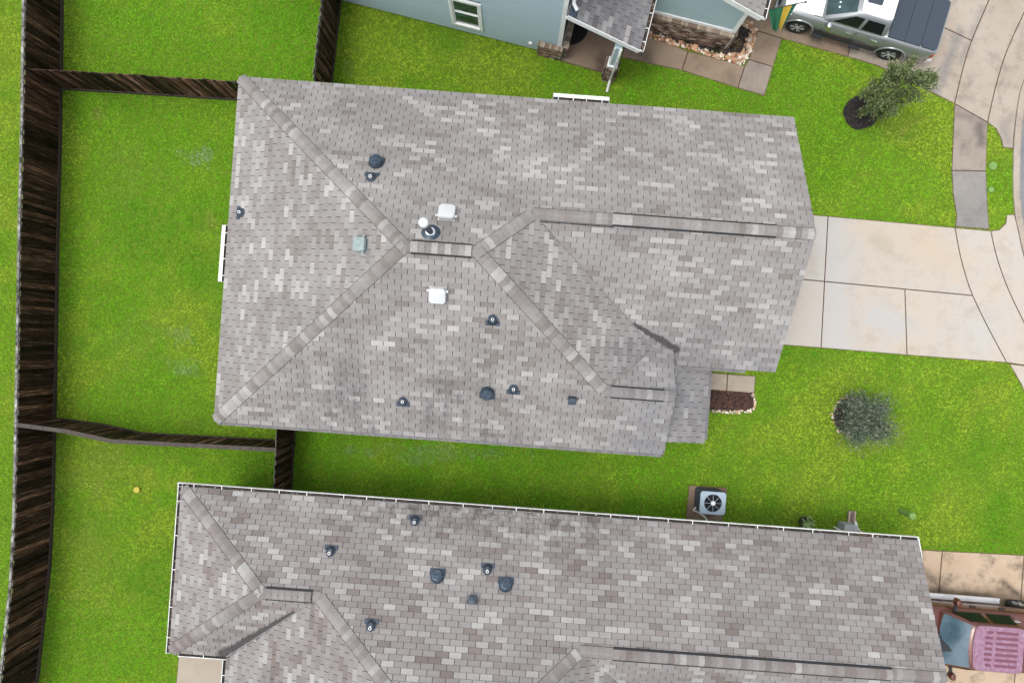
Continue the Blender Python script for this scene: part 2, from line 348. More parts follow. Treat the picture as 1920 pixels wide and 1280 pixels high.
    def build(s, name, mats, parent=None, frame=None, smooth=False):
        off = Vector((0, 0, 0))
        if parent is not None: off = ROOT[parent.name]
        elif frame is not None: off = Vector((*np.mean([(p[0], p[1]) for p in s.v], axis=0), 0))
        o = bpy.data.objects.new(name, s.mesh(name, mats, off, smooth)); C.objects.link(o)
        if parent is not None: o.parent = parent; ROOT[o.name] = off
        elif frame is not None: o.location = frame.to(off.x, off.y, 0); o.rotation_euler = (0, 0, frame.th); ROOT[o.name] = off
        return o
def box_obj(name, c, d, mat, parent, ax=None): return MB().box(c, d, ax).build(name, mat, parent)

HARD = []        # ground areas without grass, world xy polygons
def wpoly(pts, z=0): return [(at(*p, z).x, at(*p, z).y) for p in pts]
def area2(p): return sum(p[i][0]*p[(i+1) % len(p)][1] - p[(i+1) % len(p)][0]*p[i][1] for i in range(len(p)))
def ccw(p): return list(p) if area2(p) > 0 else list(reversed(p))
def inset(p, d):
    p = ccw(p); n = len(p); out = []
    for i in range(n):
        a, b, c = Vector(p[i-1]), Vector(p[i]), Vector(p[(i+1) % n])
        n1 = Vector((-(b-a).y, (b-a).x)).normalized(); n2 = Vector((-(c-b).y, (c-b).x)).normalized()
        m = (n1+n2); m = m/max(0.3, m.dot(n1)); out.append(tuple(b + m*d))
    return out
def smooth_path(pts, n=6):
    """Catmull-Rom through points"""
    out = []; P = [pts[0]] + list(pts) + [pts[-1]]
    for i in range(1, len(P)-2):
        for k in range(n):
            t = k/n; out.append(tuple(0.5*(2*P[i][j] + (P[i+1][j]-P[i-1][j])*t + (2*P[i-1][j]-5*P[i][j]+4*P[i+1][j]-P[i+2][j])*t*t + (-P[i-1][j]+3*P[i][j]-3*P[i+1][j]+P[i+2][j])*t**3) for j in (0, 1)))
    out.append(tuple(pts[-1])); return out

# ================================================================== GROUND
g = MB(); g.face([(-400, -400, 0), (400, -400, 0), (400, 400, 0), (-400, 400, 0)])
tag(g.build('ground', 'lawn_soil'), 'flat green lawn ground round the houses', kind='structure')

def slabs(name, label, polys, mats, top=0.03, gap=0.018):
    base = bpy.data.objects.new(name, None); C.objects.link(base)
    allp = [wpoly(p) for p in polys]
    c = np.mean([q for p in allp for q in p], axis=0); base.location = (c[0], c[1], 0); ROOT[base.name] = Vector((c[0], c[1], 0))
    tag(base, label, kind='structure')
    for i, p in enumerate(allp):
        HARD.append(p)
        m = MB(); m.poly_prism(inset(p, -0.004), 0.0, 0.012)
        m.build('joint_filler', 'joint_brown', base)
        m = MB(); q = inset(p, gap); m.poly_prism(q, 0.002, top-0.006)
        q2 = inset(p, gap+0.008); m.f.pop(0); m.t.pop(0); m.mi.pop(0)
        n = len(q)
        for a in range(n):
            b = (a+1) % n; m.face([(*q[a], top-0.006), (*q[b], top-0.006), (*q2[b], top), (*q2[a], top)])
        m.face([(*x, top) for x in q2])
        m.build('slab', mats[i] if isinstance(mats, list) else mats, base)
    return base
cv1 = smooth_path([(1790, 427), (1798, 471), (1808.5, 512), (1823, 554), (1853, 616), (1887, 679.5)], 3)
cv2 = smooth_path([(1857, 433), (1866, 474), (1879, 515), (1896.6, 558), (1925, 616), (1960, 690)], 3)
cvb = smooth_path([(1901, 402), (1908, 430), (1920, 483), (1944, 545), (1975, 610), (2010, 680)], 3)
i1 = next(i for i, p in enumerate(cv1) if abs(p[0]-1823) < 0.5)
slabs('driveway', 'clean pale concrete driveway beside the middle house', [
    [(1395, 392), (1552, 405.5), (1545.5, 527.7), (1390, 513)],
    [(1390, 513), (1545.5, 527.7), (1539, 652), (1385, 640)],
    [(1552, 405.5)] + cv1[:i1+1] + [(1696, 542), (1545.5, 527.7)],
    [(1545.5, 527.7), (1696, 542), (1700, 665.5), (1539, 652)],
    [(1696, 542)] + cv1[i1:] + [(1700, 665.5)],
    cv1 + [(1960, 690)] + list(reversed(cv2[:-1])),
    [(1873, 431), (1885, 419), (1887, 403)] + cvb + list(reversed(cv2)),
    [(1892, 682), (1960, 690), (2010, 690), (2030, 800), (1950, 800), (1914, 720)],
], 'concrete_new')
b1 = smooth_path([(1789, 195), (1805, 128), (1821, 77), (1854, 0), (1872, -45)], 3)
b2 = smooth_path([(1851, 230), (1865, 167), (1887, 96), (1920, 23), (1950, -45)], 3)
b3 = smooth_path([(1899, 279), (1900, 254), (1908.5, 191), (1920, 149), (1958, 60), (2010, -45)], 3)
j1 = next(i for i, p in enumerate(b1) if abs(p[0]-1821) < 0.5)
slabs('driveway', 'weathered damp concrete driveway under the silver pickup', [
    [(1395, 51), (1466, 73), (1589, 107), (1617, -5), (1628, -45), (1440, -100)],
    [(1589, 107), (1645, 124), (1713, 157), (1789, 195)] + b1[1:j1+1] + [(1774, 55), (1690, 14), (1617, -5)],
    [(1617, -5), (1690, 14), (1774, 55)] + b1[j1:] + [(1628, -45)],
    b1 + list(reversed(b2)),
    b2 + list(reversed(b3)) + [(1880, 277), (1877, 262), (1868, 243)],
], ['concrete_wet', 'concrete_weathered', 'concrete_weathered', 'concrete_weathered', 'concrete_weathered'])
slabs('sidewalk', 'old grey sidewalk slabs between the two driveways', [
    [(1789, 194.5), (1851, 229.5), (1848, 321), (1784, 320)],
    [(1784, 320), (1848, 321), (1851, 385), (1854, 430), (1791, 425), (1793, 405), (1786, 360)]], ['concrete_old', 'concrete_old_grey'])
slabs('entry_walk', 'short pale slabs beside the middle house porch', [
    [(1300, 695), (1364, 701), (1362, 733), (1298, 728)], [(1364, 701), (1416, 704.5), (1414, 737), (1362, 733)]], 'concrete_patio')
slabs('front_walk', 'damp brown concrete walk below the blue house garage', [
    [(1225, 72), (1290, 97), (1278.5, 133), (1165, 108), (1172, 86), (1190, 60)],
    [(1290, 97), (1396, 124), (1383, 165.6), (1278.5, 133)],
    [(1396, 124), (1404, 112.5), (1449, 126), (1433, 180), (1383, 165.6)],
    [(1404, 112.5), (1420, 58.5), (1466, 73), (1449, 126)]], ['concrete_wet', 'concrete_wet', 'concrete_old', 'concrete_wet'])
slabs('porch_floor', 'brown stained concrete porch floor of the blue house', [[(1048, 114), (1137, 139.5), (1172, 40), (1190, -40), (1085, -60)]], 'concrete_wet', top=0.06)
slabs('driveway', 'orange stained concrete driveway under the red pickup', [
    [(1640, 1025), (1766, 1032), (1752, 1200), (1740, 1330), (1620, 1320)],
    [(1766, 1032), (1919.5, 1040), (1908, 1190), (1752, 1200)],
    [(1752, 1200), (1908, 1190), (1896, 1345), (1740, 1330)],
    [(1919.5, 1040), (2100, 1050), (2080, 1360), (1896, 1345), (1908, 1190)]], 'concrete_stained')
slabs('patio', 'tan concrete patio in the notch of the lower house', [[(336, 1225), (430, 1232), (440, 1330), (326, 1330)]], 'concrete_patio')
# street and its curb
kerb = smooth_path([(2020, -60), (1958, 60), (1920, 149), (1908.5, 191), (1901, 254), (1899, 300), (1898.5, 350), (1902, 402), (1908, 430), (1921, 483), (1945, 545), (1976, 610), (2011, 680)], 4)
kin = [at(*p) for p in kerb]; kw = []
for i, p in enumerate(kin):
    d = (kin[min(i+1, len(kin)-1)] - kin[max(i-1, 0)]).normalized(); nrm = Vector((-d.y, d.x, 0)); kw.append((p, nrm))
m = MB()
for i in range(len(kw)-1):
    prof = [(0.0, 0.0), (0.0, 0.05), (0.03, 0.055), (0.20, 0.045), (0.26, 0.012)]
    for a, b in zip(prof[:-1], prof[1:]):
        (p, n), (q, o) = kw[i], kw[i+1]
        m.face([p+n*a[0]+Vector((0, 0, a[1])), q+o*a[0]+Vector((0, 0, a[1])), q+o*b[0]+Vector((0, 0, b[1])), p+n*b[0]+Vector((0, 0, b[1]))])
tag(m.build('kerb', 'concrete_weathered', frame=W0), 'rolled concrete kerb along the street', kind='structure')
road = [(p+n*0.25) for p, n in kw]
rp = [(p.x, p.y) for p in road] + [(60, road[-1].y), (60, road[0].y)]
m = MB(); m.face([(x, y, 0.008) for x, y in ccw(rp)])
tag(m.build('road', 'asphalt', frame=W0), 'grey street at the far end of the driveways', kind='structure'); HARD.append([(p.x, p.y) for p, n in kw] + [(60, road[-1].y), (60, road[0].y)])

# ================================================================== ROOFS
TAB, EXPO, SLOT = 0.362, 0.161, 0.017
def basis(pl):
    z0, gx, gy = pl; mm = math.hypot(gx, gy); q = math.sqrt(1+mm*mm)
    e1 = Vector((gy/mm, -gx/mm, 0)); e2 = Vector((gx/mm/q, gy/mm/q, mm/q)); return e1, e2, e1.cross(e2)
def zof(pl, u, v): return pl[0] + pl[1]*u + pl[2]*v
def clip_rect(poly, x0, x1, y0, y1):
    def half(ps, f, ip):
        out = []
        for i in range(len(ps)):
            a, b = ps[i-1], ps[i]; fa, fb = f(a), f(b)
            if fb >= 0:
                if fa < 0: out.append(ip(a, b, fa, fb))
                out.append(b)
            elif fa >= 0: out.append(ip(a, b, fa, fb))
        return out
    ip = lambda a, b, fa, fb: (a[0]+(b[0]-a[0])*fa/(fa-fb), a[1]+(b[1]-a[1])*fa/(fa-fb))
    for f in (lambda p: p[0]-x0, lambda p: x1-p[0], lambda p: p[1]-y0, lambda p: y1-p[1]):
        poly = half(poly, f, ip)
        if len(poly) < 3: return []
    out = []
    for p in poly:
        if not out or (abs(p[0]-out[-1][0]) + abs(p[1]-out[-1][1])) > 1e-5: out.append(p)
    if len(out) > 2 and abs(out[0][0]-out[-1][0]) + abs(out[0][1]-out[-1][1]) < 1e-5: out.pop()
    return out if len(out) > 2 else []
TONES = [0.02, 0.12, 0.22, 0.3, 0.38, 0.45, 0.52, 0.58, 0.65, 0.72, 0.8, 0.9, 1.0]
def pick_tone(prev, low=0.5):
    if prev is not None and random.random() < 0.10: return prev
    r = random.random()
    if r < 0.06: v = random.uniform(0.05, 0.2)
    elif r < 0.20: v = random.uniform(0.75, 1.0)
    else: v = random.gauss(0.5, 0.13)
    v += (low-0.5)*0.45
    return min(TONES, key=lambda t: abs(t-v))
def tab_mesh(mat, tone):
    m = MB(); x1, y1 = TAB-SLOT, EXPO-0.0055; a, b = 0.016, 0.004
    m.face([(0, 0, a), (x1, 0, a), (x1, y1, b), (0, y1, b)], tone)
    m.face([(0, 0, -0.004), (x1, 0, -0.004), (x1, 0, a), (0, 0, a)], tone)
    m.face([(0, y1, -0.004), (0, 0, -0.004), (0, 0, a), (0, y1, b)], tone)
    m.face([(x1, 0, -0.004), (x1, y1, -0.004), (x1, y1, b), (x1, 0, a)], tone)
    return m.mesh('shingle', mat)
def shingle_roof(roof, frame, planes, mat, n_single):
    """planes: list of ((z0,gx,gy), polygon uv). Lays every tab; the largest in view become objects, the rest one part per slope."""
    off = ROOT[roof.name]; meshes = {t: tab_mesh(mat, t) for t in TONES}; cand = []; rest = []
    for pi, (pl, poly) in enumerate(planes):
        e1, e2, nn = basis(pl); P3 = [Vector((u, v, zof(pl, u, v))) for u, v in ccw(poly)]; O = P3[0]
        q = [((p-O).dot(e1), (p-O).dot(e2)) for p in P3]
        s0 = min(b for a, b in q); s1 = max(b for a, b in q); t0 = min(a for a, b in q); t1 = max(a for a, b in q)
        row = 0; s = s0
        while s < s1:
            t = t0 - TAB + (0.5*TAB if row % 2 else 0) + 0.006*((row*7) % 5) ; prev = None
            while t < t1:
                lw = float(vnoise(np.array([t + row*0.18]), np.array([s]), 0.75, 30+pi)[0]); prev = pick_tone(prev, lw); y1 = s+EXPO-0.0055
                c = clip_rect(q, t, t+TAB-SLOT, s, y1)
                if c:
                    ar = abs(area2(c))/2
                    rec = (pi, t, s, prev, c, O, e1, e2, nn)
                    if ar > 0.985*(TAB-SLOT)*(EXPO-0.0055): 
                        ctr = O + e1*(t+TAB/2) + e2*(s+EXPO/2); wd = frame.to(ctr.x, ctr.y, ctr.z)
                        vis = abs(wd.x)*FPX/(H-wd.z) < 960 and abs(wd.y)*FPX/(H-wd.z) < 640
                        vec = Vector((0, 0, H)) - wd; nw = frame.to(nn.x, nn.y, nn.z)
                        cand.append((nw.dot(vec.normalized())/vec.length_squared if vis else 0, len(cand), rec))
                    else: rest.append(rec)
                t += TAB
            s += EXPO; row += 1
    cand.sort(key=lambda r: -r[0])
    for sc, _, (pi, t, s, tone, c, O, e1, e2, nn) in cand[:n_single]:
        o = bpy.data.objects.new('shingle', meshes[tone]); C.objects.link(o); o.parent = roof
        mt = Matrix((e1, e2, nn)).transposed().to_4x4(); mt.translation = O + e1*t + e2*s - off; o.matrix_local = mt
    rest += [r[2] for r in cand[n_single:]]
    for pi in range(len(planes)):
        m = MB()
        for (qi, t, s, tone, c, O, e1, e2, nn) in rest:
            if qi != pi: continue
            top = []; bot = []
            for a, b in c:
                lift = 0.004 + 0.012*(1-(b-s)/EXPO); p = O + e1*a + e2*b
                top.append(p + nn*lift); bot.append(p - nn*0.004)
            m.face(top, tone)
            for i in range(len(c)):
                j = (i+1) % len(c); m.face([bot[i], bot[j], top[j], top[i]], tone)
        if m.f: tag(m.build('shingle_field', mat, roof), kind='stuff')
def deck(house, planes, name='roof', thick=0.06):
    m = MB()
    for pl, poly in planes:
        p = ccw(poly); e1, e2, nn = basis(pl)
        top = [Vector((u, v, zof(pl, u, v)-0.006)) for u, v in p]; bot = [q - Vector((0, 0, thick)) for q in top]
        m.face(top); m.face(list(reversed(bot)))
        for i in range(len(p)):
            j = (i+1) % len(p); m.face([bot[i], bot[j], top[j], top[i]])
    return m.build(name, 'underlay', house)
def cap_line(parent, a, b, pl1, pl2, mat, lift=0.012, wid=0.185, pitch=0.168, name='ridge_cap'):
    """overlapping cap shingles from a (low end) to b, bent over the meeting of two slopes"""
    a, b = Vector(a), Vector(b); d = (b-a).normalized(); a = a + d*(0.05 if lift > 0 else 0); L = (b-a).length; off = ROOT[parent.name]
    n1, n2 = basis(pl1)[2], basis(pl2)[2]
    w1 = n1.cross(d).normalized(); w2 = n2.cross(d).normalized(); ct = Vector((0, 0, 1))
    t1 = w1 if w1.z < 0 else -w1; t2 = w2 if w2.z < 0 else -w2
    if t1.dot(t2) > 0.9: t2 = -t2
    sec = [(t1, wid, 0), (t1, wid*0.55, 0.006), (t1, wid*0.12, 0.004), (t2, wid*0.12, 0.004), (t2, wid*0.55, 0.006), (t2, wid, 0)]
    def mk(tone):
        m = MB(); up = (n1+n2).normalized(); ln = pitch+0.03
        r0 = [t*k + up*(e+lift+0.012) for t, k, e in sec]; r1 = [t*k + up*(e+lift) + d*ln for t, k, e in sec]
        rb = [p - up*0.03 for p in r0]; rc = [p - up*0.03 for p in r1]
        for i in range(5): m.face([r0[i], r1[i], r1[i+1], r0[i+1]], tone); m.face([rb[i], r0[i], r0[i+1], rb[i+1]], tone)
        m.face([rb[0], rc[0], r1[0], r0[0]], tone); m.face([rb[5], r0[5], r1[5], rc[5]], tone)
        me = m.mesh('ridge_cap', mat); bm = bmesh.new(); bm.from_mesh(me); bmesh.ops.recalc_face_normals(bm, faces=bm.faces); 
        nz = sum(f.normal.z*f.calc_area() for f in bm.faces if len(f.verts) == 4)
        bm.to_mesh(me); bm.free(); return me
    if lift > 0:  # thin dark strips beside the caps draw their edge shadow
        for t_ in (t1, t2):
            m = MB(); m.bar(a + t_*(wid+.003) + Vector((0, 0, .016)), b + t_*(wid+.003) + Vector((0, 0, .016)), 0.013, 0.014); m.build('cap_edge_shade', 'underlay', parent)
    ms = {t: mk(t) for t in (0.02, 0.12, 0.22, 0.3, 0.38, 0.45, 0.52, 0.6, 0.7, 0.82, 0.95)}; prev = 0.45; n = int(L/pitch)
    for i in range(n):
        prev = random.choice([0.02, 0.12, 0.22, 0.22, 0.3, 0.3, 0.38, 0.38, 0.45, 0.45, 0.52, 0.6, 0.7, 0.82, 0.95])
        o = bpy.data.objects.new(name, ms[prev]); C.objects.link(o); o.parent = parent
        o.location = a + d*(L*i/n) - off
def ridge_vent(house, a, b, pl1, pl2, mat):
    a, b = Vector(a), Vector(b); d = (b-a).normalized(); n1, n2 = basis(pl1)[2], basis(pl2)[2]
    w1 = n1.cross(d); w2 = n2.cross(d); t1 = w1 if w1.z < 0 else -w1; t2 = w2 if w2.z < 0 else -w2
    m = MB(); up = Vector((0, 0, 1)); W_ = 0.215
    for t in (t1, t2):
        p = [a + up*0.01, a + t*W_ + up*0.01, b + t*W_ + up*0.01, b + up*0.01]; q = [x + up*0.055 for x in p]
        m.hexa(p, q)
    o = m.build('ridge_vent', 'ridge_vent_black', house)
    cap_line(o, a + up*0.065, b + up*0.065, pl1, pl2, mat, lift=0.0, wid=0.165)
    return o
def wall_run(m, pts, tops, z0=0.0, thick=0.12):
    """pts: list of (u,v) in a row; tops: z at each"""
    for i in range(len(pts)-1):
        a, b = Vector((*pts[i], 0)), Vector((*pts[i+1], 0)); n = Vector((-(b-a).y, (b-a).x, 0)).normalized()*thick
        q = [a, b, b+n, a+n]; m.hexa([Vector((p.x, p.y, z0)) for p in q], [Vector((p.x, p.y, z)) for p, z in zip(q, (tops[i], tops[i+1], tops[i+1], tops[i]))])

# ---------------- middle house
ZE = 2.75
U0, VN, VS, UG, VG, UF = -8.9, 7.45, -3.09, 8.09, -0.34, 4.88
VR, ZR = 2.30, 5.62; URW, URE = -3.02, -1.09
pN = (ZE + (ZR-ZE)/(VN-VR)*VN, 0, -(ZR-ZE)/(VN-VR)); gS = (ZR-ZE)/(VR-VS); pS = (ZE - gS*VS, 0, gS)
gW = (ZR-ZE)/(URW-U0); pW = (ZE - gW*U0, gW, 0); gE = 0.487; pE = (ZR + gE*URE, -gE, 0)
VGR = 3.54; ZGR = zof(pN, 0, VGR); gG = (ZGR-ZE)/(VGR-VG); pG = (ZE - gG*VG, 0, gG)
VFR = -1.25; ZFR = zof(pS, 0, VFR); pF = (ZFR + gS*VFR, 0, -gS)
uG = (pE[0]-ZGR)/gE; uF = (pE[0]-ZFR)/gE
vT = (pF[0]-pG[0])/(gG+gS); zT = zof(pG, 0, vT); uT = (pE[0]-zT)/gE
planes_mid = [
    (pN, [(U0, VN), (URW, VR), (URE, VR), (uG, VGR), (UG, VGR), (UG, VN)]),
    (pW, [(U0, VN), (U0, VS), (URW, VR)]),
    (pS, [(U0, VS), (UF, VS), (UF, VFR), (uF, VFR), (URE, VR), (URW, VR)]),
    (pE, [(URE, VR), (uF, VFR), (uT, vT), (uG, VGR)]),
    (pG, [(uG, VGR), (uT, vT), (UF, vT), (UF, VG), (UG, VG), (UG, VGR)]),
    (pF, [(uF, VFR), (UF, VFR), (UF, vT), (uT, vT)]),
]
gP = 0.28; UP = 6.2; pP = (2.36 + gP*UP, -gP, 0)
planes_porch = [(pP, [(4.62, -2.72), (UP, -2.72), (UP, -0.30), (4.62, -0.30)])]
hm = thing('house', 'single-storey house with pale grey shingle hip roof in the middle', 'house', F0, -0.4, 2.2, 0)
rm = deck(hm, planes_mid + planes_porch)
shingle_roof(rm, F0, planes_mid + planes_porch, 'shingle_grey', 300)
P3 = lambda u, v, pl: Vector((u, v, zof(pl, u, v)))
def caps(parent, a, b, p1, p2, mat): cap_line(parent, a, b, p1, p2, mat)
caps(rm, P3(U0, VN, pN), P3(URW, VR, pN), pN, pW, 'shingle_grey')
caps(rm, P3(U0, VS, pS), P3(URW, VR, pS), pS, pW, 'shingle_grey')
caps(rm, P3(uG, VGR, pN), P3(URE, VR, pN), pN, pE, 'shingle_grey')
caps(rm, P3(uF, VFR, pS), P3(URE, VR, pS), pS, pE, 'shingle_grey')
caps(rm, P3(URW, VR, pN), P3(URE, VR, pN), pN, pS, 'shingle_grey')
caps(rm, P3(UG, VGR, pN), P3(uG, VGR, pN), pN, pG, 'shingle_grey')
caps(rm, P3(UF, VFR, pS), P3(uF, VFR, pS), pS, pF, 'shingle_grey')
uv = lambda px, py, pl: F0.onplane(px, py, pl)
ridge_vent(hm, P3(F0.onplane(884, 470, pN).x, VR, pN), P3(F0.onplane(770, 466, pN).x, VR, pN), pN, pS, 'shingle_grey')
ridge_vent(hm, P3(F0.onplane(1456, 430, pN).x, VGR, pN), P3(F0.onplane(1150, 408, pN).x, VGR, pN), pN, pG, 'shingle_grey')
ridge_vent(hm, P3(F0.onplane(1246, 737, pS).x, VFR, pS), P3(F0.onplane(1147, 729, pS).x, VFR, pS), pS, pF, 'shingle_grey')
# black bar for the gap's shadow line below the garage caps, no real flashing
m = MB(); m.bar(P3(uG+0.12, VGR-0.20, pG)+Vector((0, 0, .02)), P3(F0.onplane(1152, 408, pN).x, VGR-0.20, pG)+Vector((0, 0, .02)), 0.03, 0.03); m.build('flashing', 'ridge_vent_black', hm)
# valley metal
def valley(house, a, b, mat='underlay'):
    m = MB(); m.bar(Vector(a)+Vector((0, 0, 0.012)), Vector(b)+Vector((0, 0, 0.012)), 0.032, 0.02); return m.build('valley_flashing', 'valley_grey', house)
valley(hm, P3(uG, VGR, pE), P3(uT, vT, pE)); valley(hm, P3(uT, vT, pF), P3(UF, vT, pF)); valley(hm, P3(uF, VFR, pE), P3(uT, vT, pE))
# walls, fascia
m = MB()
wu0, wun, wus, wug, wvg, wuf = U0+.45, VN-.45, VS+.45, UG-.4, VG+.45, UF-.4
wall_run(m, [(wu0, wun), (wu0, wus), (wuf, wus), (wuf, VFR), (wuf, wvg)], [2.66, 2.66, 2.66, ZFR-.2, 2.66])
wall_run(m, [(wuf, wvg), (wug, wvg), (wug, VGR), (wug, wun), (wu0, wun)], [2.66, 2.66, ZGR-.2, 2.66, 2.66])
m.build('wall', 'wall_tan', hm)
def fascia(house, a, b, za, zb, mat='white_trim', w_=0.03, h=0.16):
    m = MB(); m.bar(Vector((*a, za-h/2-0.075)), Vector((*b, zb-h/2-0.075)), w_, h); return m.build('fascia', mat, house)
I = 0.06
for a, b in (((U0+I, VN-I), (U0+I, VS+I)), ((U0+I, VS+I), (UF-I, VS+I)), ((UF+I, VG+I), (UG-I, VG+I)), ((UG-I, VN-I), (U0+I, VN-I))): fascia(hm, a, b, ZE+.02, ZE+.02)
fascia(hm, (UG-I, VN-I), (UG-I, VGR), ZE, ZGR); fascia(hm, (UG-I, VGR), (UG-I, VG+I), ZGR, ZE)
fascia(hm, (UF-I, VS+I), (UF-I, VFR), ZE, ZFR); fascia(hm, (UF-I, VFR), (UF-I, vT), ZFR, zT)
# drip edge: dark metal lip below the lowest course of the south and north eaves
def drip(house, a, b, z, w_=0.07, mat='underlay'):
    m = MB(); m.bar(Vector((*a, z)), Vector((*b, z)), w_, 0.02); return m.build('drip_edge', mat, house)
plain('drip_grey', (0.14, 0.135, 0.135), 0.8, scale=8, var=0.3)
drip(hm, (U0+.1, VS-.045), (UF-.05, VS-.045), ZE-0.05, 0.12, 'drip_grey'); drip(hm, (UF+.4, VG-.04), (UG-.9, VG-.04), ZE-0.06, 0.13, 'drip_grey')
drip(hm, (UP+.03, -2.6), (UP+.03, -0.4), 2.31, 0.12, 'drip_grey')
# garage door, front door (under the eaves)
m = MB(); m.box((wug+0.04, 3.5, 1.15), (0.05, 4.8, 2.2)); gd = m.build('garage_door', 'white_trim', hm)
for i in range(4): box_obj('panel', (wug+0.075, 3.5, 0.33+i*0.54), (0.02, 4.7, 0.46), 'white_trim', gd)
# left-over gutter pieces
def gutter(house, a, b, z, out, w_=0.125, h=0.11, mat='gutter_white', hang=0.7, name='gutter', lip=0.018):
    """open trough from a to b (uv); out = unit uv vector away from the wall"""
    a3, b3 = Vector((*a, z)), Vector((*b, z)); o = Vector((*out, 0)); d = (b3-a3).normalized(); m = MB(); t = 0.008; ax = (d, o, Vector((0, 0, 1)))
    for x, zz, ww, hh in [(0, 0, t, h-.02), (0, 0, w_, t), (w_-t, 0, t, h), (w_-lip, h-t, lip+.004, t)]:
        m.box((a3+b3)/2 + o*(x+ww/2) + Vector((0, 0, zz-h+hh/2)), ((b3-a3).length, ww, hh), ax)
    for e in (a3, b3): m.box(e + o*(w_/2) - Vector((0, 0, h/2)), (t, w_, h), ax)
    g_ = m.build(name, mat, house); L = (b3-a3).length; n = max(1, int(L/hang))
    m = MB(); m.box((a3+b3)/2 + o*(w_/2) + Vector((0, 0, .035-h)), (L-.02, w_-.02, .045), ax); m.build('sediment', 'sediment', g_)
    hm_ = MB(); hm_.box((0, 0, 0), (0.022, w_+0.01, 0.012), ax); me = hm_.mesh('hanger', mat)
    for i in range(n):
        hgr = bpy.data.objects.new('hanger', me); C.objects.link(hgr); hgr.parent = g_
        hgr.location = a3 + d*(L*(i+0.5+random.uniform(-.15, .15))/n) + o*(w_/2) + Vector((0, 0, 0.004)) - ROOT[house.name]
    return g_
plain('sediment', (0.03, 0.026, 0.022), 0.95, scale=14, var=0.5)
ga, gb = F0.px(1037, 186, 2.7), F0.px(1142, 193, 2.7)
gutter(hm, (ga[0], VN+.01), (gb[0], VN+.01), 2.70, (0, 1), w_=0.21, hang=0.37, lip=0.11)
ga, gb = F0.px(420, 422, 2.7), F0.px(408, 527, 2.7)
gutter(hm, (U0-.01, gb[1]), (U0-.01, ga[1]), 2.70, (-1, 0), w_=0.20, hang=0.37, lip=0.11)

# ---------------- roof vents
def pipe_boot(house, px, py, pl, fr=F0, h=0.16, dn=True):
    p = fr.onplane(px, py, pl); e1, e2, nn = basis(pl)
    v = thing_part('vent_pipe', house)
    c = p - e2*0.02
    m = MB(); m.box(c + nn*0.022 - e2*0.10, (0.40, 0.14, 0.012), (e1, e2, nn)); 
    pts = [c + nn*0.028 + e1*(0.15*math.cos(a)) + e2*(0.17*math.sin(a)) for a in [2*math.pi*i/14 for i in range(14)]]
    m.loft([[q - nn*0.02 for q in pts], pts]); m.build('flashing', 'boot_rubber', v)
    m = MB(); m.lathe(c + nn*0.02, [(0.125, 0), (0.115, 0.03), (0.07, 0.07), (0.058, 0.10)], 14, ax=(e1, e2, nn)); m.build('boot', 'boot_rubber', v, smooth=True)
    m = MB(); a3 = c + Vector((0, 0, 0.02)); 
    m.lathe(a3, [(0.042, 0), (0.042, h), (0.028, h), (0.028, h-0.06)], 12); m.build('pipe', 'pvc_white', v, smooth=True)
    m = MB(); m.lathe(a3 + Vector((0, 0, h-0.012)), [(0.029, 0), (0.029, 0.004)], 12); m.build('pipe_mouth', 'hole_black', v)
def thing_part(name, parent):
    o = bpy.data.objects.new(name, None); C.objects.link(o); o.parent = parent; ROOT[o.name] = ROOT[parent.name]; o.empty_display_size = 0.1; return o
def hood_vent(house, px, py, pl, fr=F0, s=1.0):
    p = fr.onplane(px, py, pl); e1, e2, nn = basis(pl); v = thing_part('hood_vent', house)
    m = MB(); m.box(p + nn*0.02 - e2*0.12*s, (0.46*s, 0.20*s, 0.014), (e1, e2, nn)); m.lathe(p + nn*0.012, [(0.21*s, 0), (0.205*s, 0.016)], 18, ax=(e1, e2, nn)); m.build('flashing', 'vent_steel_blue', v)
    m = MB(); m.lathe(p + nn*0.02, [(0.17*s, 0), (0.155*s, 0.07*s), (0.13*s, 0.11*s)], 16, ax=(e1, e2, nn)); m.build('collar', 'boot_rubber', v, smooth=True)
    m = MB(); m.lathe(p + nn*0.12*s, [(0.15*s, 0), (0.19*s, 0.03*s), (0.165*s, 0.08*s), (0.07*s, 0.105*s), (0.01, 0.11*s)], 8, ax=(e1, e2, nn)); m.build('cap', 'vent_steel_blue', v)
    m = MB(); m.box(p + nn*0.20*s - e2*0.02, (0.15*s, 0.26*s, 0.05*s), (e1, e2, nn)); m.build('cap_rib', 'vent_steel_blue', v)
def box_vent(house, px, py, pl, size, hh, mats, fr=F0, lid=0.0, skew=True):
    p = fr.onplane(px, py, pl); e1, e2, nn = basis(pl); v = thing_part('box_vent', house)
    m = MB(); m.box(p + nn*0.02, (size*1.0, size*1.0, 0.012), (e1, e2, nn)); m.build('flashing', mats[0], v)
    m = MB(); m.box(p + nn*(hh/2), (size*0.84, size*0.84, hh*0.9), (e1, e2, nn)); m.build('throat', mats[1], v)
    m = MB(); r = size/2; q = []
    for k in range(20):
        a = 2*math.pi*k/20; cx, sx = math.cos(a), math.sin(a); f = (abs(cx)**12 + abs(sx)**12)**(-1/12); q.append((cx*f*r, sx*f*r))
    m.loft([[p + e1*x*k_ + e2*y*k_ + nn*zz for x, y in q] for k_, zz in ((1, hh-0.05), (1.0, hh), (0.94, hh+0.03), (0.55, hh+0.045), (0.02, hh+0.05))])
    m.build('lid', mats[2], v, smooth=True)
    for sx_ in (-1, 1): box_obj('tab', p + e1*(sx_*size*0.56) + e2*(0.30*size) + nn*(hh-0.03), (0.07, 0.07, 0.02), mats[2], v, (e1, e2, nn))
    return v
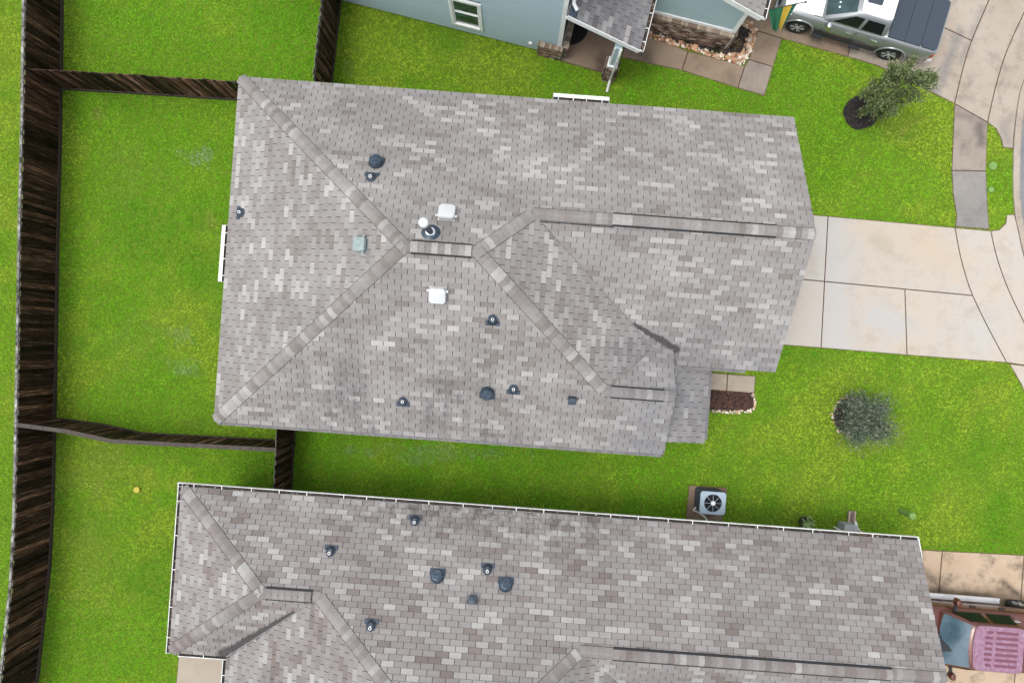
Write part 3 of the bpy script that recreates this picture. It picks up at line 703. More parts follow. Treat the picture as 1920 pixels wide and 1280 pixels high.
for px, py, pl in ((696, 334, pN), (453, 399, pW), (924, 598, pS), (756, 751, pS), (963, 728, pS)): pipe_boot(hm, px, py, pl)
hood_vent(hm, 706, 307, pN); hood_vent(hm, 914, 735, pS)
box_vent(hm, 838, 402, pN, 0.46, 0.14, ('vent_white', 'hole_black', 'vent_white')); box_vent(hm, 821, 551, pS, 0.46, 0.14, ('vent_white', 'hole_black', 'vent_white'))
box_vent(hm, 679, 459, pW, 0.40, 0.14, ('vent_grey', 'boot_rubber', 'vent_grey'))
box_vent(hm, 1073, 748, pS, 0.22, 0.12, ('boot_rubber', 'hole_black', 'boot_rubber'))
# tall flue
p = F0.onplane(808, 436, pN); v_ = thing_part('flue', hm); e1, e2, nn = basis(pN)
m = MB(); m.lathe(p + nn*0.01, [(0.26, 0), (0.24, 0.02), (0.16, 0.07)], 18, ax=(e1, e2, nn)); m.build('flashing', 'vent_steel_blue', v_, smooth=True)
m = MB(); m.lathe(p - Vector((0, 0, .02)), [(0.125, 0.10), (0.13, 0.15), (0.088, 0.17)], 16); m.build('storm_collar', 'chrome', v_, smooth=True)
m = MB(); m.lathe(p - Vector((0, 0, .05)), [(0.085, 0), (0.085, 1.5)], 16); m.build('pipe', 'flue_metal', v_, smooth=True)
m = MB(); m.lathe(p + Vector((0, 0, 1.42)), [(0.10, 0), (0.125, 0.02), (0.125, 0.12), (0.10, 0.15), (0.03, 0.165)], 18); m.build('cap', 'vent_white', v_, smooth=True)

# ---------------- lower (south) house
V2N, U2, U2G = -5.17, -9.74, 12.82
zE2 = 2.75; g2 = 0.54; gw2 = 0.45
V1S = -10.22; V1R = (V2N+V1S)/2; Z1R = zE2 + g2*(V2N-V1R)
p2N = (zE2 + g2*V2N, 0, -g2); p2S1 = (zE2 - g2*V1S, 0, g2)
U1W = -6.63; p2W1 = (zE2 - (Z1R-zE2)/(U1W-U2)*U2, (Z1R-zE2)/(U1W-U2), 0)
U1E = -4.96; p2W2 = (Z1R - gw2*U1E, gw2, 0); U2W = (zE2 - p2W2[0])/gw2
V2R = -10.95; Z2R = zof(p2N, 0, V2R); UMW = (Z2R-p2W2[0])/gw2
V2G = -8.5; Z2G = zof(p2N, 0, V2G); UGE = 2.53; p2E = (Z2G + gw2*UGE, -gw2, 0); UME = (p2E[0]-Z2R)/gw2
V2S = 2*V2R - V2N; p2S = (zE2 - g2*V2S, 0, g2); V2GS = 2*V2G - V2N; p2G = (zE2 - g2*V2GS, 0, g2)
uv2 = (p2E[0]-zE2)/gw2
planes_s = [
    (p2N, [(U2, V2N), (U1W, V1R), (U1E, V1R), (UMW, V2R), (UME, V2R), (UGE, V2G), (U2G, V2G), (U2G, V2N)]),
    (p2W1, [(U2, V2N), (U2, V1S), (U1W, V1R)]),
    (p2S1, [(U2, V1S), (U2W, V1S), (U1E, V1R), (U1W, V1R)]),
    (p2W2, [(U1E, V1R), (U2W, V1S), (U2W, V2S), (UMW, V2R)]),
    (p2E, [(UGE, V2G), (UME, V2R), (uv2, V2GS), ]),
    (p2G, [(UGE, V2G), (uv2, V2GS), (U2G, V2GS), (U2G, V2G)]),
    (p2S, [(U2W, V2S), (uv2, V2S), (uv2, V2GS), (UME, V2R), (UMW, V2R)]),
]
hs_ = thing('house', 'house with brownish grey shingle roof and white gutter along the lower edge', 'house', F0, 1.5, -9.5, 0)
rs = deck(hs_, planes_s)
shingle_roof(rs, F0, planes_s[:6], 'shingle_brown', 300)
m = MB(); pl, poly = planes_s[6]; m.face([Vector((u, v, zof(pl, u, v)+0.01)) for u, v in ccw(poly)]); m.build('shingle_field', 'shingle_brown', rs)['kind'] = 'stuff'
caps(rs, P3(U2, V2N, p2N), P3(U1W, V1R, p2N), p2N, p2W1, 'shingle_brown')
caps(rs, P3(U2, V1S, p2S1), P3(U1W, V1R, p2S1), p2S1, p2W1, 'shingle_brown')
caps(rs, P3(U1W, V1R, p2N), P3(U1E, V1R, p2N), p2N, p2S1, 'shingle_brown')
caps(rs, P3(U1E, V1R, p2N), P3(UMW, V2R, p2N), p2N, p2W2, 'shingle_brown')
caps(rs, P3(UGE, V2G, p2N), P3(UME, V2R, p2N), p2N, p2E, 'shingle_brown')
caps(rs, P3(U2G, V2G, p2N), P3(UGE, V2G, p2N), p2N, p2G, 'shingle_brown')
caps(rs, P3(UMW, V2R, p2N), P3(UME, V2R, p2N), p2N, p2S, 'shingle_brown')
ridge_vent(hs_, P3(F0.onplane(583, 1122, p2N).x, V1R, p2N), P3(F0.onplane(497, 1114, p2N).x, V1R, p2N), p2N, p2S1, 'shingle_brown')
ridge_vent(hs_, P3(F0.onplane(1672, 1262, p2N).x, V2G, p2N), P3(F0.onplane(1150, 1225, p2N).x, V2G, p2N), p2N, p2G, 'shingle_brown')
valley(hs_, P3(U1E, V1R, p2S1), P3(U2W, V1S, p2S1))
m = MB()
wall_run(m, [(U2+.5, V2N-.5), (U2+.5, V1S+.5), (U2W+.5, V1S+.5), (U2W+.5, V2S+.5), (uv2-.5, V2S+.5), (uv2-.5, V2GS+.5), (U2G-.45, V2GS+.5)], [2.6]*7)
wall_run(m, [(U2G-.45, V2GS+.5), (U2G-.45, V2G), (U2G-.45, V2N-.5), (U2+.5, V2N-.5)], [2.6, Z2G-.2, 2.6, 2.6])
m.build('wall', 'wall_bluegrey', hs_)
for a, b in (((U2+I, V2N-I), (U2+I, V1S+I)), ((U2+I, V1S+I), (U2W+I, V1S+I)), ((U2W+I, V1S+I), (U2W+I, V2S)), ((U2G-I, V2N-I), (U2+I, V2N-I))): fascia(hs_, a, b, zE2+.02, zE2+.02)
fascia(hs_, (U2G-I, V2N-I), (U2G-I, V2G), zE2, Z2G); fascia(hs_, (U2G-I, V2G), (U2G-I, V2GS), Z2G, zE2)
gutter(hs_, (U2-.14, V2N-.0), (U2G+.02, V2N-.0), 2.72, (0, 1), hang=0.9)
gutter(hs_, (U2+.0, V1S-.05), (U2+.0, V2N+.1), 2.72, (-1, 0), hang=1.0)
gutter(hs_, (U2+.25, V1S), (U2W-.02, V1S), 2.72, (0, -1), hang=0.8)
gutter(hs_, (U2W, V2S), (U2W, V1S-.12), 2.72, (-1, 0), hang=1.0)
m = MB(); m.bar(Vector((U2G+.02, V2N+.1, 2.70)), Vector((U2G+.02, V2N-.45, 2.95)), 0.03, 0.05); m.build('rake_trim', 'gutter_white', hs_)
# leaf litter in the gutters
def litter(house, a, b, z, n, out):
    m = MB(); a, b = Vector((*a, z)), Vector((*b, z)); o = Vector((*out, 0))
    for i in range(n):
        t = min(1, max(0, random.choice([random.random(), random.gauss(0.08, .06), random.gauss(0.46, .10), random.gauss(0.75, .05), random.gauss(.93, .03)])))
        p = a + (b-a)*t + o*random.uniform(0.02, 0.10) + Vector((0, 0, random.uniform(-.06, -.01))); an = random.uniform(0, 6.3); s = random.uniform(.02, .045)
        x = Vector((math.cos(an), math.sin(an), random.uniform(-.4, .4)))*s; y = Vector((-math.sin(an), math.cos(an), random.uniform(-.4, .4)))*s*.5
        m.face([p-x, p-y, p+x, p+y], random.random())
    tag(m.build('leaf_litter', 'litter', house), kind='stuff')
k = N('litter', 0.9); k.col(k.ramp(k.attr('tone').outputs['Fac'], [(0, (0.03, 0.02, 0.012)), (0.5, (0.12, 0.06, 0.035)), (0.8, (0.2, 0.15, 0.09)), (1, (0.35, 0.33, 0.26))]))
litter(hs_, (U2, V2N), (U2G, V2N), 2.70, 420, (0, 1)); litter(hs_, (U2, V2N), (U2, V1S), 2.70, 200, (-1, 0))
for px, py in ((778, 977), (620, 1034), (914, 1068), (696, 1173)): pipe_boot(hs_, px, py, p2N, h=0.2)
hood_vent(hs_, 820, 1080, p2N); hood_vent(hs_, 948, 1096, p2N); box_vent(hs_, 886, 1124, p2N, 0.24, 0.13, ('boot_rubber', 'hole_black', 'boot_rubber'))
# downspout at the far end of the gutter
q0 = F0.px(1604, 987, .1)
m = MB(); m.tube([(q0[0], V2N+.07, 2.64), (q0[0], V2N-.05, 2.42), (q0[0], V2N-.38, 2.15), (q0[0], V2N-.40, 0.35), (q0[0]-.01, V2N-.30, 0.16), (q0[0]-.02, V2N-.14, 0.11)], 0.05, 8); m.build('downspout', 'gutter_white', hs_, smooth=True)

# ---------------- blue house
VB, UB = 9.97, -0.85
hb = thing('house', 'pale blue lap-sided house with brick base at the upper edge', 'house', F1, 0.0, 13.0, 0)
BX, BV, BZ = Vector((1, 0, 0)), Vector((0, 1, 0)), Vector((0, 0, 1))
m = MB(); m.box((-6.0, VB+3.6, 2.8), (10.2, 7.0, 5.6)); m.box((2.0, 15.0, 1.35), (5.16, 6.56, 2.7)); wl = m.build('wall', 'siding_blue', hb)
def siding(u0, u1, v, z0, z1, exp=0.165, holes=()):
    z = z0
    while z < z1-0.02:
        h = min(exp, z1-z)
        segs = [(u0, u1)]
        for hu0, hu1, hz0, hz1 in holes:
            if z + h > hz0 and z < hz1: segs = [(u0, hu0), (hu1, u1)]
        for a, b in segs:
            m = MB(); y0, y1 = v, v-0.012
            m.hexa([Vector((a, y1-0.024, z)), Vector((b, y1-0.024, z)), Vector((b, y0+0.08, z)), Vector((a, y0+0.08, z))], [Vector((a, y1, z+h+.01)), Vector((b, y1, z+h+.01)), Vector((b, y0+0.08, z+h+.01)), Vector((a, y0+0.08, z+h+.01))])
            m.build('siding_board', 'siding_blue', wl)
        z += exp
siding(-11.0, UB-0.10, VB, 0.12, 5.5, holes=((-4.60, -3.52, 0.5, 2.3),))
siding(UB+.1, 4.5, 11.70, 1.12, 2.7)
box_obj('foundation', (-6.0, VB+0.05, 0.08), (10.2, 0.08, 0.16), 'mortar', hb)
box_obj('corner_board', (UB-0.03, VB-0.02, 3.2), (0.14, 0.10, 4.8), 'white_trim', hb)
box_obj('corner_board', (4.56, 11.66, 1.95), (0.13, 0.12, 1.55), 'white_trim', hb)
box_obj('corner_board', (4.60, 11.74, 1.95), (0.05, 0.12, 1.55), 'white_trim', hb)
box_obj('band_board', (2.0, 11.64, 1.17), (5.1, 0.05, 0.13), 'white_trim', hb)
# window
wn = thing_part('window', hb); uw0, uw1, zw0, zw1 = -4.60, -3.52, 0.5, 2.28
for c_, d_ in (((uw0+.05, VB-.03, (zw0+zw1)/2), (.10, .07, zw1-zw0)), ((uw1-.05, VB-.03, (zw0+zw1)/2), (.10, .07, zw1-zw0)), (((uw0+uw1)/2, VB-.03, zw0+.05), (.88, .08, .10)), (((uw0+uw1)/2, VB-.03, zw1-.05), (.88, .08, .10))): box_obj('casing', c_, d_, 'white_trim', wn)
for z0, z1, dv in ((zw0+.10, 1.40, .015), (1.38, zw1-.10, .03)):
    sh = thing_part('sash', hb); sh.parent = hb
    for c_, d_ in ((((uw0+uw1)/2, VB-.02+dv, z0+.025), (.88, .03, .05)), (((uw0+uw1)/2, VB-.02+dv, z1-.025), (.88, .03, .05)), ((uw0+.125, VB-.02+dv, (z0+z1)/2), (.05, .03, z1-z0)), ((uw1-.125, VB-.02+dv, (z0+z1)/2), (.05, .03, z1-z0))): box_obj('rail', c_, d_, 'white_trim', sh)
    box_obj('pane', ((uw0+uw1)/2, VB-.012+dv, (z0+z1)/2), (.80, .008, z1-z0-.08), 'glass_window', sh)
m = MB(); m.lathe((-1.86, VB-.03, 0.51), [(0.07, -.03), (0.08, 0.03), (0.05, 0.06)], 14, ax=(BX, BZ, -BV)); m.build('hose_bib_cover', 'pvc_white', hb, smooth=True)
# brick base: bricks as real pieces, mortar behind
def bricks(a, b, n, z0, z1, parent):
    """courses of bricks on the vertical face from a to b (uv), n = outward normal"""
    a, b, n = Vector((*a, 0)), Vector((*b, 0)), Vector((*n, 0)); d = (b-a).normalized(); L = (b-a).length; m = MB(); r = 0; z = z0
    while z < z1-.02:
        t = -0.11 if r % 2 else 0.0
        while t < L:
            t0, t1 = max(0, t), min(L, t+0.205)
            if t1-t0 > .03: m.box(a + d*((t0+t1)/2) + n*(0.045+random.uniform(0, .006)) + BZ*(z+.033), (t1-t0-.012, .03, .062), (d, n, BZ), random.random())
            t += 0.215
        z += 0.075; r += 1
    tag(m.build('brick_field', 'brick_mix', parent), kind='stuff')
def sill(a, b, n, z, parent):
    a, b, n = Vector((*a, 0)), Vector((*b, 0)), Vector((*n, 0)); d = (b-a).normalized(); L = (b-a).length; t = 0.0; ms = []
    for tn in (0.1, .35, .6, .9): q = MB(); q.box((0, 0, 0), (0.066, .17, .09), (d, n, BZ), tn); ms.append(q.mesh('sill_brick', 'brick_sill'))
    while t < L-.05:
        o = bpy.data.objects.new('sill_brick', random.choice(ms)); C.objects.link(o); o.parent = parent; o.location = a + d*(t+.038) + n*.02 + BZ*z - ROOT[parent.name]; t += 0.078
def plinth(c, d):
    return box_obj('brick_base', c, d, 'mortar', hb)
pb = plinth((2.0, 11.63, .52), (5.2, .10, 1.04)); bricks((-.6, 11.585), (4.6, 11.585), (0, -1), 0.0, 1.02, pb); sill((-.6, 11.58), (4.66, 11.58), (0, -1), 1.07, pb)
pb2 = plinth((4.63, 11.9, .52), (.10, .64, 1.04)); bricks((4.68, 11.58), (4.68, 12.2), (1, 0), 0, 1.02, pb2); sill((4.62, 11.6), (4.62, 12.2), (1, 0), 1.07, pb2)
pb3 = plinth((-1.18, VB-.05, .40), (.84, .14, .80)); bricks((-1.60, VB-.12), (-.76, VB-.12), (0, -1), 0, .78, pb3); sill((-1.6, VB-.12), (-.72, VB-.12), (0, -1), .83, pb3)
pb4 = plinth((-.74, VB+1.0, .40), (.14, 1.96, .80)); bricks((-.67, VB-.1), (-.67, VB+1.9), (1, 0), 0, .78, pb4); sill((-.68, VB-.08), (-.68, VB+1.9), (1, 0), .83, pb4)
# porch roof and garage roof
PZ = 3.66; gb_ = 0.43
pB = (PZ + gb_*(-.87), -gb_, 0); planes_b = [(pB, [(-.78, 9.66), (1.62, 9.66), (1.62, 11.75), (-.78, 11.75)])]
gb2 = 0.455; pB2 = (2.75 + gb2*4.99, -gb2, 0); planes_b2 = [(pB2, [(0.2, 11.48), (4.99, 11.48), (4.99, 17.5), (0.2, 17.5)])]
rb = deck(hb, planes_b, 'porch_roof'); shingle_mat('shingle_slate', [(0.0, (0.095, 0.09, 0.094)), (0.3, (0.135, 0.13, 0.135)), (0.6, (0.175, 0.17, 0.175)), (0.86, (0.235, 0.228, 0.225)), (1.0, (0.29, 0.28, 0.27))], '')
shingle_roof(rb, F1, planes_b, 'shingle_slate', 300)
rb2 = deck(hb, planes_b2, 'garage_roof'); shingle_roof(rb2, F1, planes_b2, 'shingle_grey', 60)
def barge(a, b, h=0.2, w_=0.05, mat='white_trim', name='barge_board'):
    m = MB(); m.bar(Vector(a)-BZ*(h/2+.02), Vector(b)-BZ*(h/2+.02), w_, h); return m.build(name, mat, hb)
barge((-.78, 9.66, zof(pB, -.78, 0)), (1.62, 9.66, zof(pB, 1.62, 0)))
barge((0.2, 11.48, zof(pB2, .2, 0)), (4.99, 11.48, zof(pB2, 4.99, 0)), 0.22)
m = MB(); m.hexa([Vector((.2, 11.5, zof(pB2, .2, 0)-.25)), Vector((4.95, 11.5, zof(pB2, 4.95, 0)-.25)), Vector((4.95, 11.72, zof(pB2, 4.95, 0)-.25)), Vector((.2, 11.72, zof(pB2, .2, 0)-.25))], [Vector((.2, 11.5, zof(pB2, .2, 0)-.22)), Vector((4.95, 11.5, zof(pB2, 4.95, 0)-.22)), Vector((4.95, 11.72, zof(pB2, 4.95, 0)-.22)), Vector((.2, 11.72, zof(pB2, .2, 0)-.22))]); m.build('soffit', 'white_trim', hb)
# gable siding above the garage wall, up to the rake
m = MB(); wall_run(m, [(4.5, 11.74), (0.2, 11.74)], [zof(pB2, 4.5, 0)-.1, zof(pB2, .2, 0)-.1], 2.6, -0.06); m.build('gable_wall', 'siding_blue', hb)
zg = zof(pB, 1.62, 0); gutter(hb, (1.62, 9.66), (1.62, 11.6), zg-.02, (1, 0), hang=0.42)
zg2 = zof(pB2, 4.99, 0); gutter(hb, (4.99, 11.46), (4.99, 17.5), zg2-.02, (1, 0), hang=0.5)
litter(hb, (1.62, 9.7), (1.62, 11.6), zg-.03, 160, (1, 0))
# main roof above the two-storey part
m = MB(); zr_ = 7.6
for va, vb in ((9.62, 13.57), (17.5, 13.57)):
    m.face([(-11.4, va, 5.5), (-.55, va, 5.5), (-3.2, vb, zr_), (-9.0, vb, zr_)])
m.face([(-.55, 9.62, 5.5), (-.55, 17.5, 5.5), (-3.2, 13.57, zr_)]); m.face([(-11.4, 9.62, 5.5), (-9.0, 13.57, zr_), (-11.4, 17.5, 5.5)]); m.face([(-11.4, 9.62, 5.49), (-.55, 9.62, 5.49), (-.55, 17.5, 5.49), (-11.4, 17.5, 5.49)])
m.build('main_roof', 'shingle_slate', hb)
# downspout elbow and flashing on the porch roof, porch beam, post on brick pedestal
m = MB(); p0 = P3(-.62, 9.86, pB)
m.tube([p0 + Vector((-.10, .5, .9)), p0 + Vector((-.10, .30, .35)), p0 + Vector((-.04, .12, .14)), p0 + Vector((.10, -.02, .09))], 0.055, 8); m.build('downspout', 'gutter_white', hb, smooth=True)
e1, e2, nn = basis(pB); box_obj('step_flashing', P3(-.62, 9.80, pB) + nn*.03, (.26, .28, .012), 'vent_steel_blue', hb, (e1, e2, nn))
box_obj('porch_beam', (0.98, 10.7, 2.35), (0.2, 1.9, 0.3), 'white_trim', hb)
pu, pv = 0.98, 9.72
pst = thing_part('porch_post', hb)
box_obj('post', (pu, pv, 1.75), (.22, .22, 1.3), 'siding_blue', pst); 
for sx in (-1, 1):
    for sy in (-1, 1): box_obj('corner_strip', (pu+sx*.10, pv+sy*.10, 1.75), (.05, .05, 1.28), 'white_trim', pst)
box_obj('post_cap', (pu, pv, 1.10), (.34, .34, .06), 'white_trim', pst)
pd = box_obj('pedestal', (pu, pv, .52), (.36, .36, 1.04), 'mortar', hb)
for a, b, n in (((pu-.18, pv-.18), (pu+.18, pv-.18), (0, -1)), ((pu+.18, pv-.18), (pu+.18, pv+.18), (1, 0)), ((pu-.18, pv+.18), (pu-.18, pv-.18), (-1, 0))): bricks(a, b, n, 0, 1.0, pd)
m = MB(); m.tube([(1.06, 9.58, 2.46), (1.06, 9.50, 2.2), (1.06, 9.50, .25), (1.06, 9.30, .10), (1.06, 9.12, .07)], 0.045, 8); m.build('downspout', 'gutter_white', hb)
# front door in the recess
box_obj('door', (UB+.06, 11.3, 1.05), (.06, .95, 2.05), 'plastic_black', hb)

# ================================================================== FENCES
def fence(label, pts, h=1.83, face=1, rot=True, group='dark stained picket fences', cap=False, edge=False):
    """pts: world xy polyline of the base; face = side (+1 left of direction) that carries the pickets"""
    P = [Vector((*p, 0)) for p in pts]; mid = sum(P, Vector())/len(P)
    t = bpy.data.objects.new('fence', None); C.objects.link(t); t.location = mid; tag(t, label, 'fence', group); ROOT[t.name] = mid
    vs = []
    for wd in (0.166, 0.174, 0.170):
        for dh in (0, -.02, .015):
            m = MB(); hh = h+dh; x, y = wd/2, 0.009
            m.hexa([(-x, -y, .03), (x, -y, .03), (x, y, .03), (-x, y, .03)], [(-x, -y, hh-.03), (x, -y, hh-.03), (x, y, hh-.03), (-x, y, hh-.03)])
            m.hexa([(-x, -y, hh-.03), (x, -y, hh-.03), (x, y, hh-.03), (-x, y, hh-.03)], [(-x+.006, -y, hh), (x-.006, -y, hh), (x-.006, y, hh), (-x+.006, y, hh)])
            vs.append(m.mesh('picket', 'picket_wood'))
    for a, b in zip(P[:-1], P[1:]):
        d = (b-a); L = d.length; d.normalize(); n = Vector((-d.y, d.x, 0))*face; ang = math.atan2(d.y, d.x); cnt = max(1, int(L/0.142))
        for i in range(cnt):
            o = bpy.data.objects.new('picket', random.choice(vs)); C.objects.link(o); o.parent = t
            o.location = a + d*(L*(i+.5)/cnt) + n*(random.uniform(-.003, .003) + (.012 if i % 2 else -.012)) - mid
            o.rotation_euler = (random.gauss(0, .004), random.gauss(0, .003), ang + random.gauss(0, .02))
        for zz in (0.35, 0.95, 1.55):
            m = MB(); m.bar(a - n*.05 + BZ*zz, b - n*.05 + BZ*zz, .04, .085); m.build('rail', 'fence_rail', t)
        if rot: m = MB(); m.bar(a + n*.028 + BZ*.09, b + n*.028 + BZ*.09, .03, .16); m.build('kick_board', 'fence_rail', t)
        if edge: m = MB(); m.bar(a - n*.05 + BZ*(h+.0), b - n*.05 + BZ*(h+.0), .075, .04); m.build('edge_board', 'edge_weathered', t)
        if cap: m = MB(); m.bar(a + BZ*(h+.02), b + BZ*(h+.02), .13, .035); m.build('cap_rail', 'fence_cap', t)
        np_ = max(1, int(round(L/2.4)))
        for i in range(np_+1):
            q = a + d*(L*i/np_) - n*.1; box_obj('post', (q.x, q.y, .72), (.09, .09, 1.44), 'fence_rail', t, (d, n, BZ))
wx = lambda px, py: (at(px, py).x, at(px, py).y)
fence('long dark brown picket fence running down the whole back of the yards', [wx(119, -40), wx(117, 100), wx(115, 250), wx(110, 450), wx(107, 640), wx(104, 800), wx(101, 945), wx(95, 1060), wx(84, 1160), wx(70, 1290)], face=1, edge=True)
fence('dark picket fence meeting the upper back corner of the middle house', [wx(116, 167), wx(300, 178), wx(470, 189)], face=-1, h=1.75)
fence('dark crooked picket fence below the middle house, ending at a short cross fence', [wx(106, 784), wx(190, 795), wx(268, 812), wx(400, 819), wx(553, 827)], face=1, cap=True)
fence('short dark picket fence between the middle house and the gutter of the lower house', [wx(556, 770), wx(552, 806), wx(546, 918), wx(543, 960)], face=1)
fence('dark picket fence between the middle house and the blue house wall', [wx(643, -40), wx(637, 20), wx(622, 152), wx(618, 190)], face=1, h=2.0)

# ================================================================== BEDS, STONES, TREES
def in_poly(x, y, poly):
    r = np.zeros(x.shape, bool); n = len(poly)
    for i in range(n):
        x1, y1 = poly[i-1]; x2, y2 = poly[i]
        if abs(y2-y1) < 1e-9: continue
        r ^= ((y1 > y) != (y2 > y)) & (x < (x2-x1)*(y-y1)/(y2-y1) + x1)
    return r
def colour_mesh(name, V, Fq, cols, mat, per):
    """V (n,per,3) polygons with one colour each"""
    n = len(V); me = bpy.data.meshes.new(name); me.vertices.add(n*per); me.vertices.foreach_set('co', V.reshape(-1).astype(np.float32))
    me.loops.add(n*per); me.loops.foreach_set('vertex_index', np.arange(n*per, dtype=np.int32))
    me.polygons.add(n); me.polygons.foreach_set('loop_start', np.arange(0, n*per, per, dtype=np.int32))
    me.update(calc_edges=True)
    a = me.attributes.new('blade_colour', 'FLOAT_COLOR', 'FACE'); a.data.foreach_set('color', np.concatenate([cols, np.ones((n, 1))], 1).reshape(-1).astype(np.float32))
    me.materials.append(M[mat]); me.validate(); return me
def mulch(name, label, poly, base_mat, c0, c1, n, hgt=0.05):
    """bark mulch: a low mound covered in chips"""
    HARD.append(poly); p = np.array(poly); ctr = p.mean(0)
    m = MB(); m.poly_prism([tuple(q) for q in ccw(poly)], 0, 0.02); inner = inset(poly, 0.08); m.face([(x, y, hgt*.7) for x, y in inner])
    q = ccw(poly)
    for i in range(len(q)): j = (i+1) % len(q); m.face([(*q[i], .02), (*q[j], .02), (*inner[j], hgt*.7), (*inner[i], hgt*.7)])
    o = m.build(name, base_mat, frame=W0); tag(o, label, kind='stuff')
    lo, hi = p.min(0), p.max(0); xy = NR.uniform(lo, hi, (n*3, 2)); xy = xy[in_poly(xy[:, 0], xy[:, 1], poly)][:n]; n = len(xy)
    a = NR.uniform(0, 6.28, n); L = NR.uniform(.02, .05, n); wd = NR.uniform(.008, .016, n); z = hgt*.8 + NR.uniform(0, .025, n); tl = NR.uniform(-.02, .02, n)
    dx, dy = np.cos(a), np.sin(a); V = np.zeros((n, 4, 3))
    for k, (s1, s2) in enumerate(((-1, -1), (1, -1), (1, 1), (-1, 1))):
        V[:, k, 0] = xy[:, 0] + s1*dx*L - s2*dy*wd; V[:, k, 1] = xy[:, 1] + s1*dy*L + s2*dx*wd; V[:, k, 2] = z + s1*tl
    V[:, :, 0] -= o.location.x; V[:, :, 1] -= o.location.y
    t = NR.random((n, 1))**2.2; cols = np.array(c0)*(1-t) + np.array(c1)*t
    ch = bpy.data.objects.new('bark_chips', colour_mesh('bark_chips', V, None, cols, 'chip', 4)); C.objects.link(ch); ch.parent = o; ch['kind'] = 'stuff'; return o
def pebbles(label, pts, s0, s1, cols):
    """rounded border stones, one heap"""
    ico = bmesh.new(); bmesh.ops.create_icosphere(ico, subdivisions=1, radius=1); bv = np.array([v.co[:] for v in ico.verts]); bf = np.array([[v.index for v in f.verts] for f in ico.faces]); ico.free()
    Vs = []; Cs = []
    for x, y in pts:
        s = random.uniform(s0, s1); sc = np.array([s*random.uniform(.8, 1.3), s*random.uniform(.7, 1.1), s*random.uniform(.5, .8)]); a = random.uniform(0, 6.28)
        v = bv*sc*(1+NR.uniform(-.15, .15, (len(bv), 1))); v = np.stack([v[:, 0]*math.cos(a)-v[:, 1]*math.sin(a), v[:, 0]*math.sin(a)+v[:, 1]*math.cos(a), v[:, 2]], 1) + np.array([x, y, s*.55+random.uniform(0, .04)])
        Vs.append(v[bf]); c = random.choice(cols); j = random.uniform(.75, 1.25); Cs += [[q*j for q in c]]*len(bf)
    V = np.concatenate(Vs); ctr = V.reshape(-1, 3).mean(0); ctr[2] = 0
    o = bpy.data.objects.new('border_stones', colour_mesh('border_stones', V-ctr, None, np.array(Cs), 'pebble', 3)); C.objects.link(o); o.location = ctr; tag(o, label, kind='stuff'); return o
def along(poly, n, wid, closed=False):
    P = [Vector(p) for p in poly]; seg = list(zip(P, P[1:] + ([P[0]] if closed else [])))
    if not closed: seg = list(zip(P[:-1], P[1:]))
    Ls = [(b-a).length for a, b in seg]; out = []
    for _ in range(n):
        a, b = random.choices(seg, Ls)[0]; q = a + (b-a)*random.random(); d = (b-a).normalized(); out.append(tuple(q + Vector((-d.y, d.x))*random.uniform(-wid, wid)))
    return out
def ring(c, r, n=20, e=0.06, sy=1.0):
    return [(c[0] + r*math.cos(2*math.pi*i/n)*(1+random.uniform(-e, e)), c[1] + sy*r*math.sin(2*math.pi*i/n)*(1+random.uniform(-e, e))) for i in range(n)]
RED = [(0.42, 0.20, 0.10), (0.50, 0.30, 0.17), (0.55, 0.42, 0.30), (0.30, 0.15, 0.09), (0.62, 0.55, 0.46), (0.36, 0.24, 0.15)]
TAN = [(0.55, 0.42, 0.28), (0.65, 0.58, 0.48), (0.45, 0.30, 0.18), (0.30, 0.22, 0.15), (0.68, 0.64, 0.58)]
bed1 = wpoly([(1200, 40), (1225, 45), (1356, 88), (1372, 60), (1385, 42), (1402, 47), (1408, 60), (1396, 100), (1387, 112), (1300, 90), (1222, 66), (1200, 58)])
mulch('mulch_bed', 'black mulch bed below the brick base of the blue house', bed1, 'mulch_black', (.01, .01, .01), (.09, .06, .05), 2600)
HARD.append(wpoly([(1200, 58), (1222, 74), (1290, 97), (1394, 123), (1419, 58), (1392, 42), (1380, 50), (1340, 100), (1225, 60)]))
st = along(wpoly([(1215, 66), (1250, 77), (1300, 92), (1350, 107), (1388, 117)]), 210, .085) + along(wpoly([(1388, 116), (1400, 95), (1409, 68), (1413, 56)]), 120, .14) + along(wpoly([(1410, 52), (1395, 45), (1383, 42)]), 60, .12) + along(wpoly([(1365, 108), (1398, 108)]), 60, .13)
pebbles('rust brown border stones round the black mulch bed of the blue house', st, .035, .075, RED)
bed2 = wpoly([(1300, 728), (1332, 731), (1410, 737), (1413, 748), (1412, 762), (1404, 769), (1332, 768), (1300, 766)])
mulch('mulch_bed', 'brown bark mulch bed beside the porch of the middle house', bed2, 'mulch_brown', (.02, .01, .008), (.16, .075, .05), 1800)
HARD.append(wpoly([(1330, 731), (1415, 737), (1418, 762), (1407, 776), (1332, 775)]))
pebbles('pale tan border stones round the brown mulch bed', along(wpoly([(1410, 738), (1415, 752), (1413, 764), (1405, 771), (1370, 772), (1334, 770)]), 150, .05), .022, .042, TAN)
t1c = wx(1612, 212); t2c = wx(1603, 779)
mulch('mulch_ring', 'round black mulch ring under the taller young tree', ring(t1c, .57), 'mulch_black', (.008, .008, .008), (.05, .04, .035), 1500, .09)
HARD.append(ring(t2c, .62))
mulch('mulch_ring', 'dark mulch ring under the low grey-green bush tree', ring((t2c[0]-.12, t2c[1]), .62), 'mulch_black', (.015, .013, .012), (.10, .075, .06), 1800, .07)
pebbles('tan stones edging the ring of the low bush tree', [p for p in along(ring((t2c[0]-.12, t2c[1]), .68, 30, .02), 130, .05, True) if p[0] < t2c[0]-.1], .02, .045, TAN)

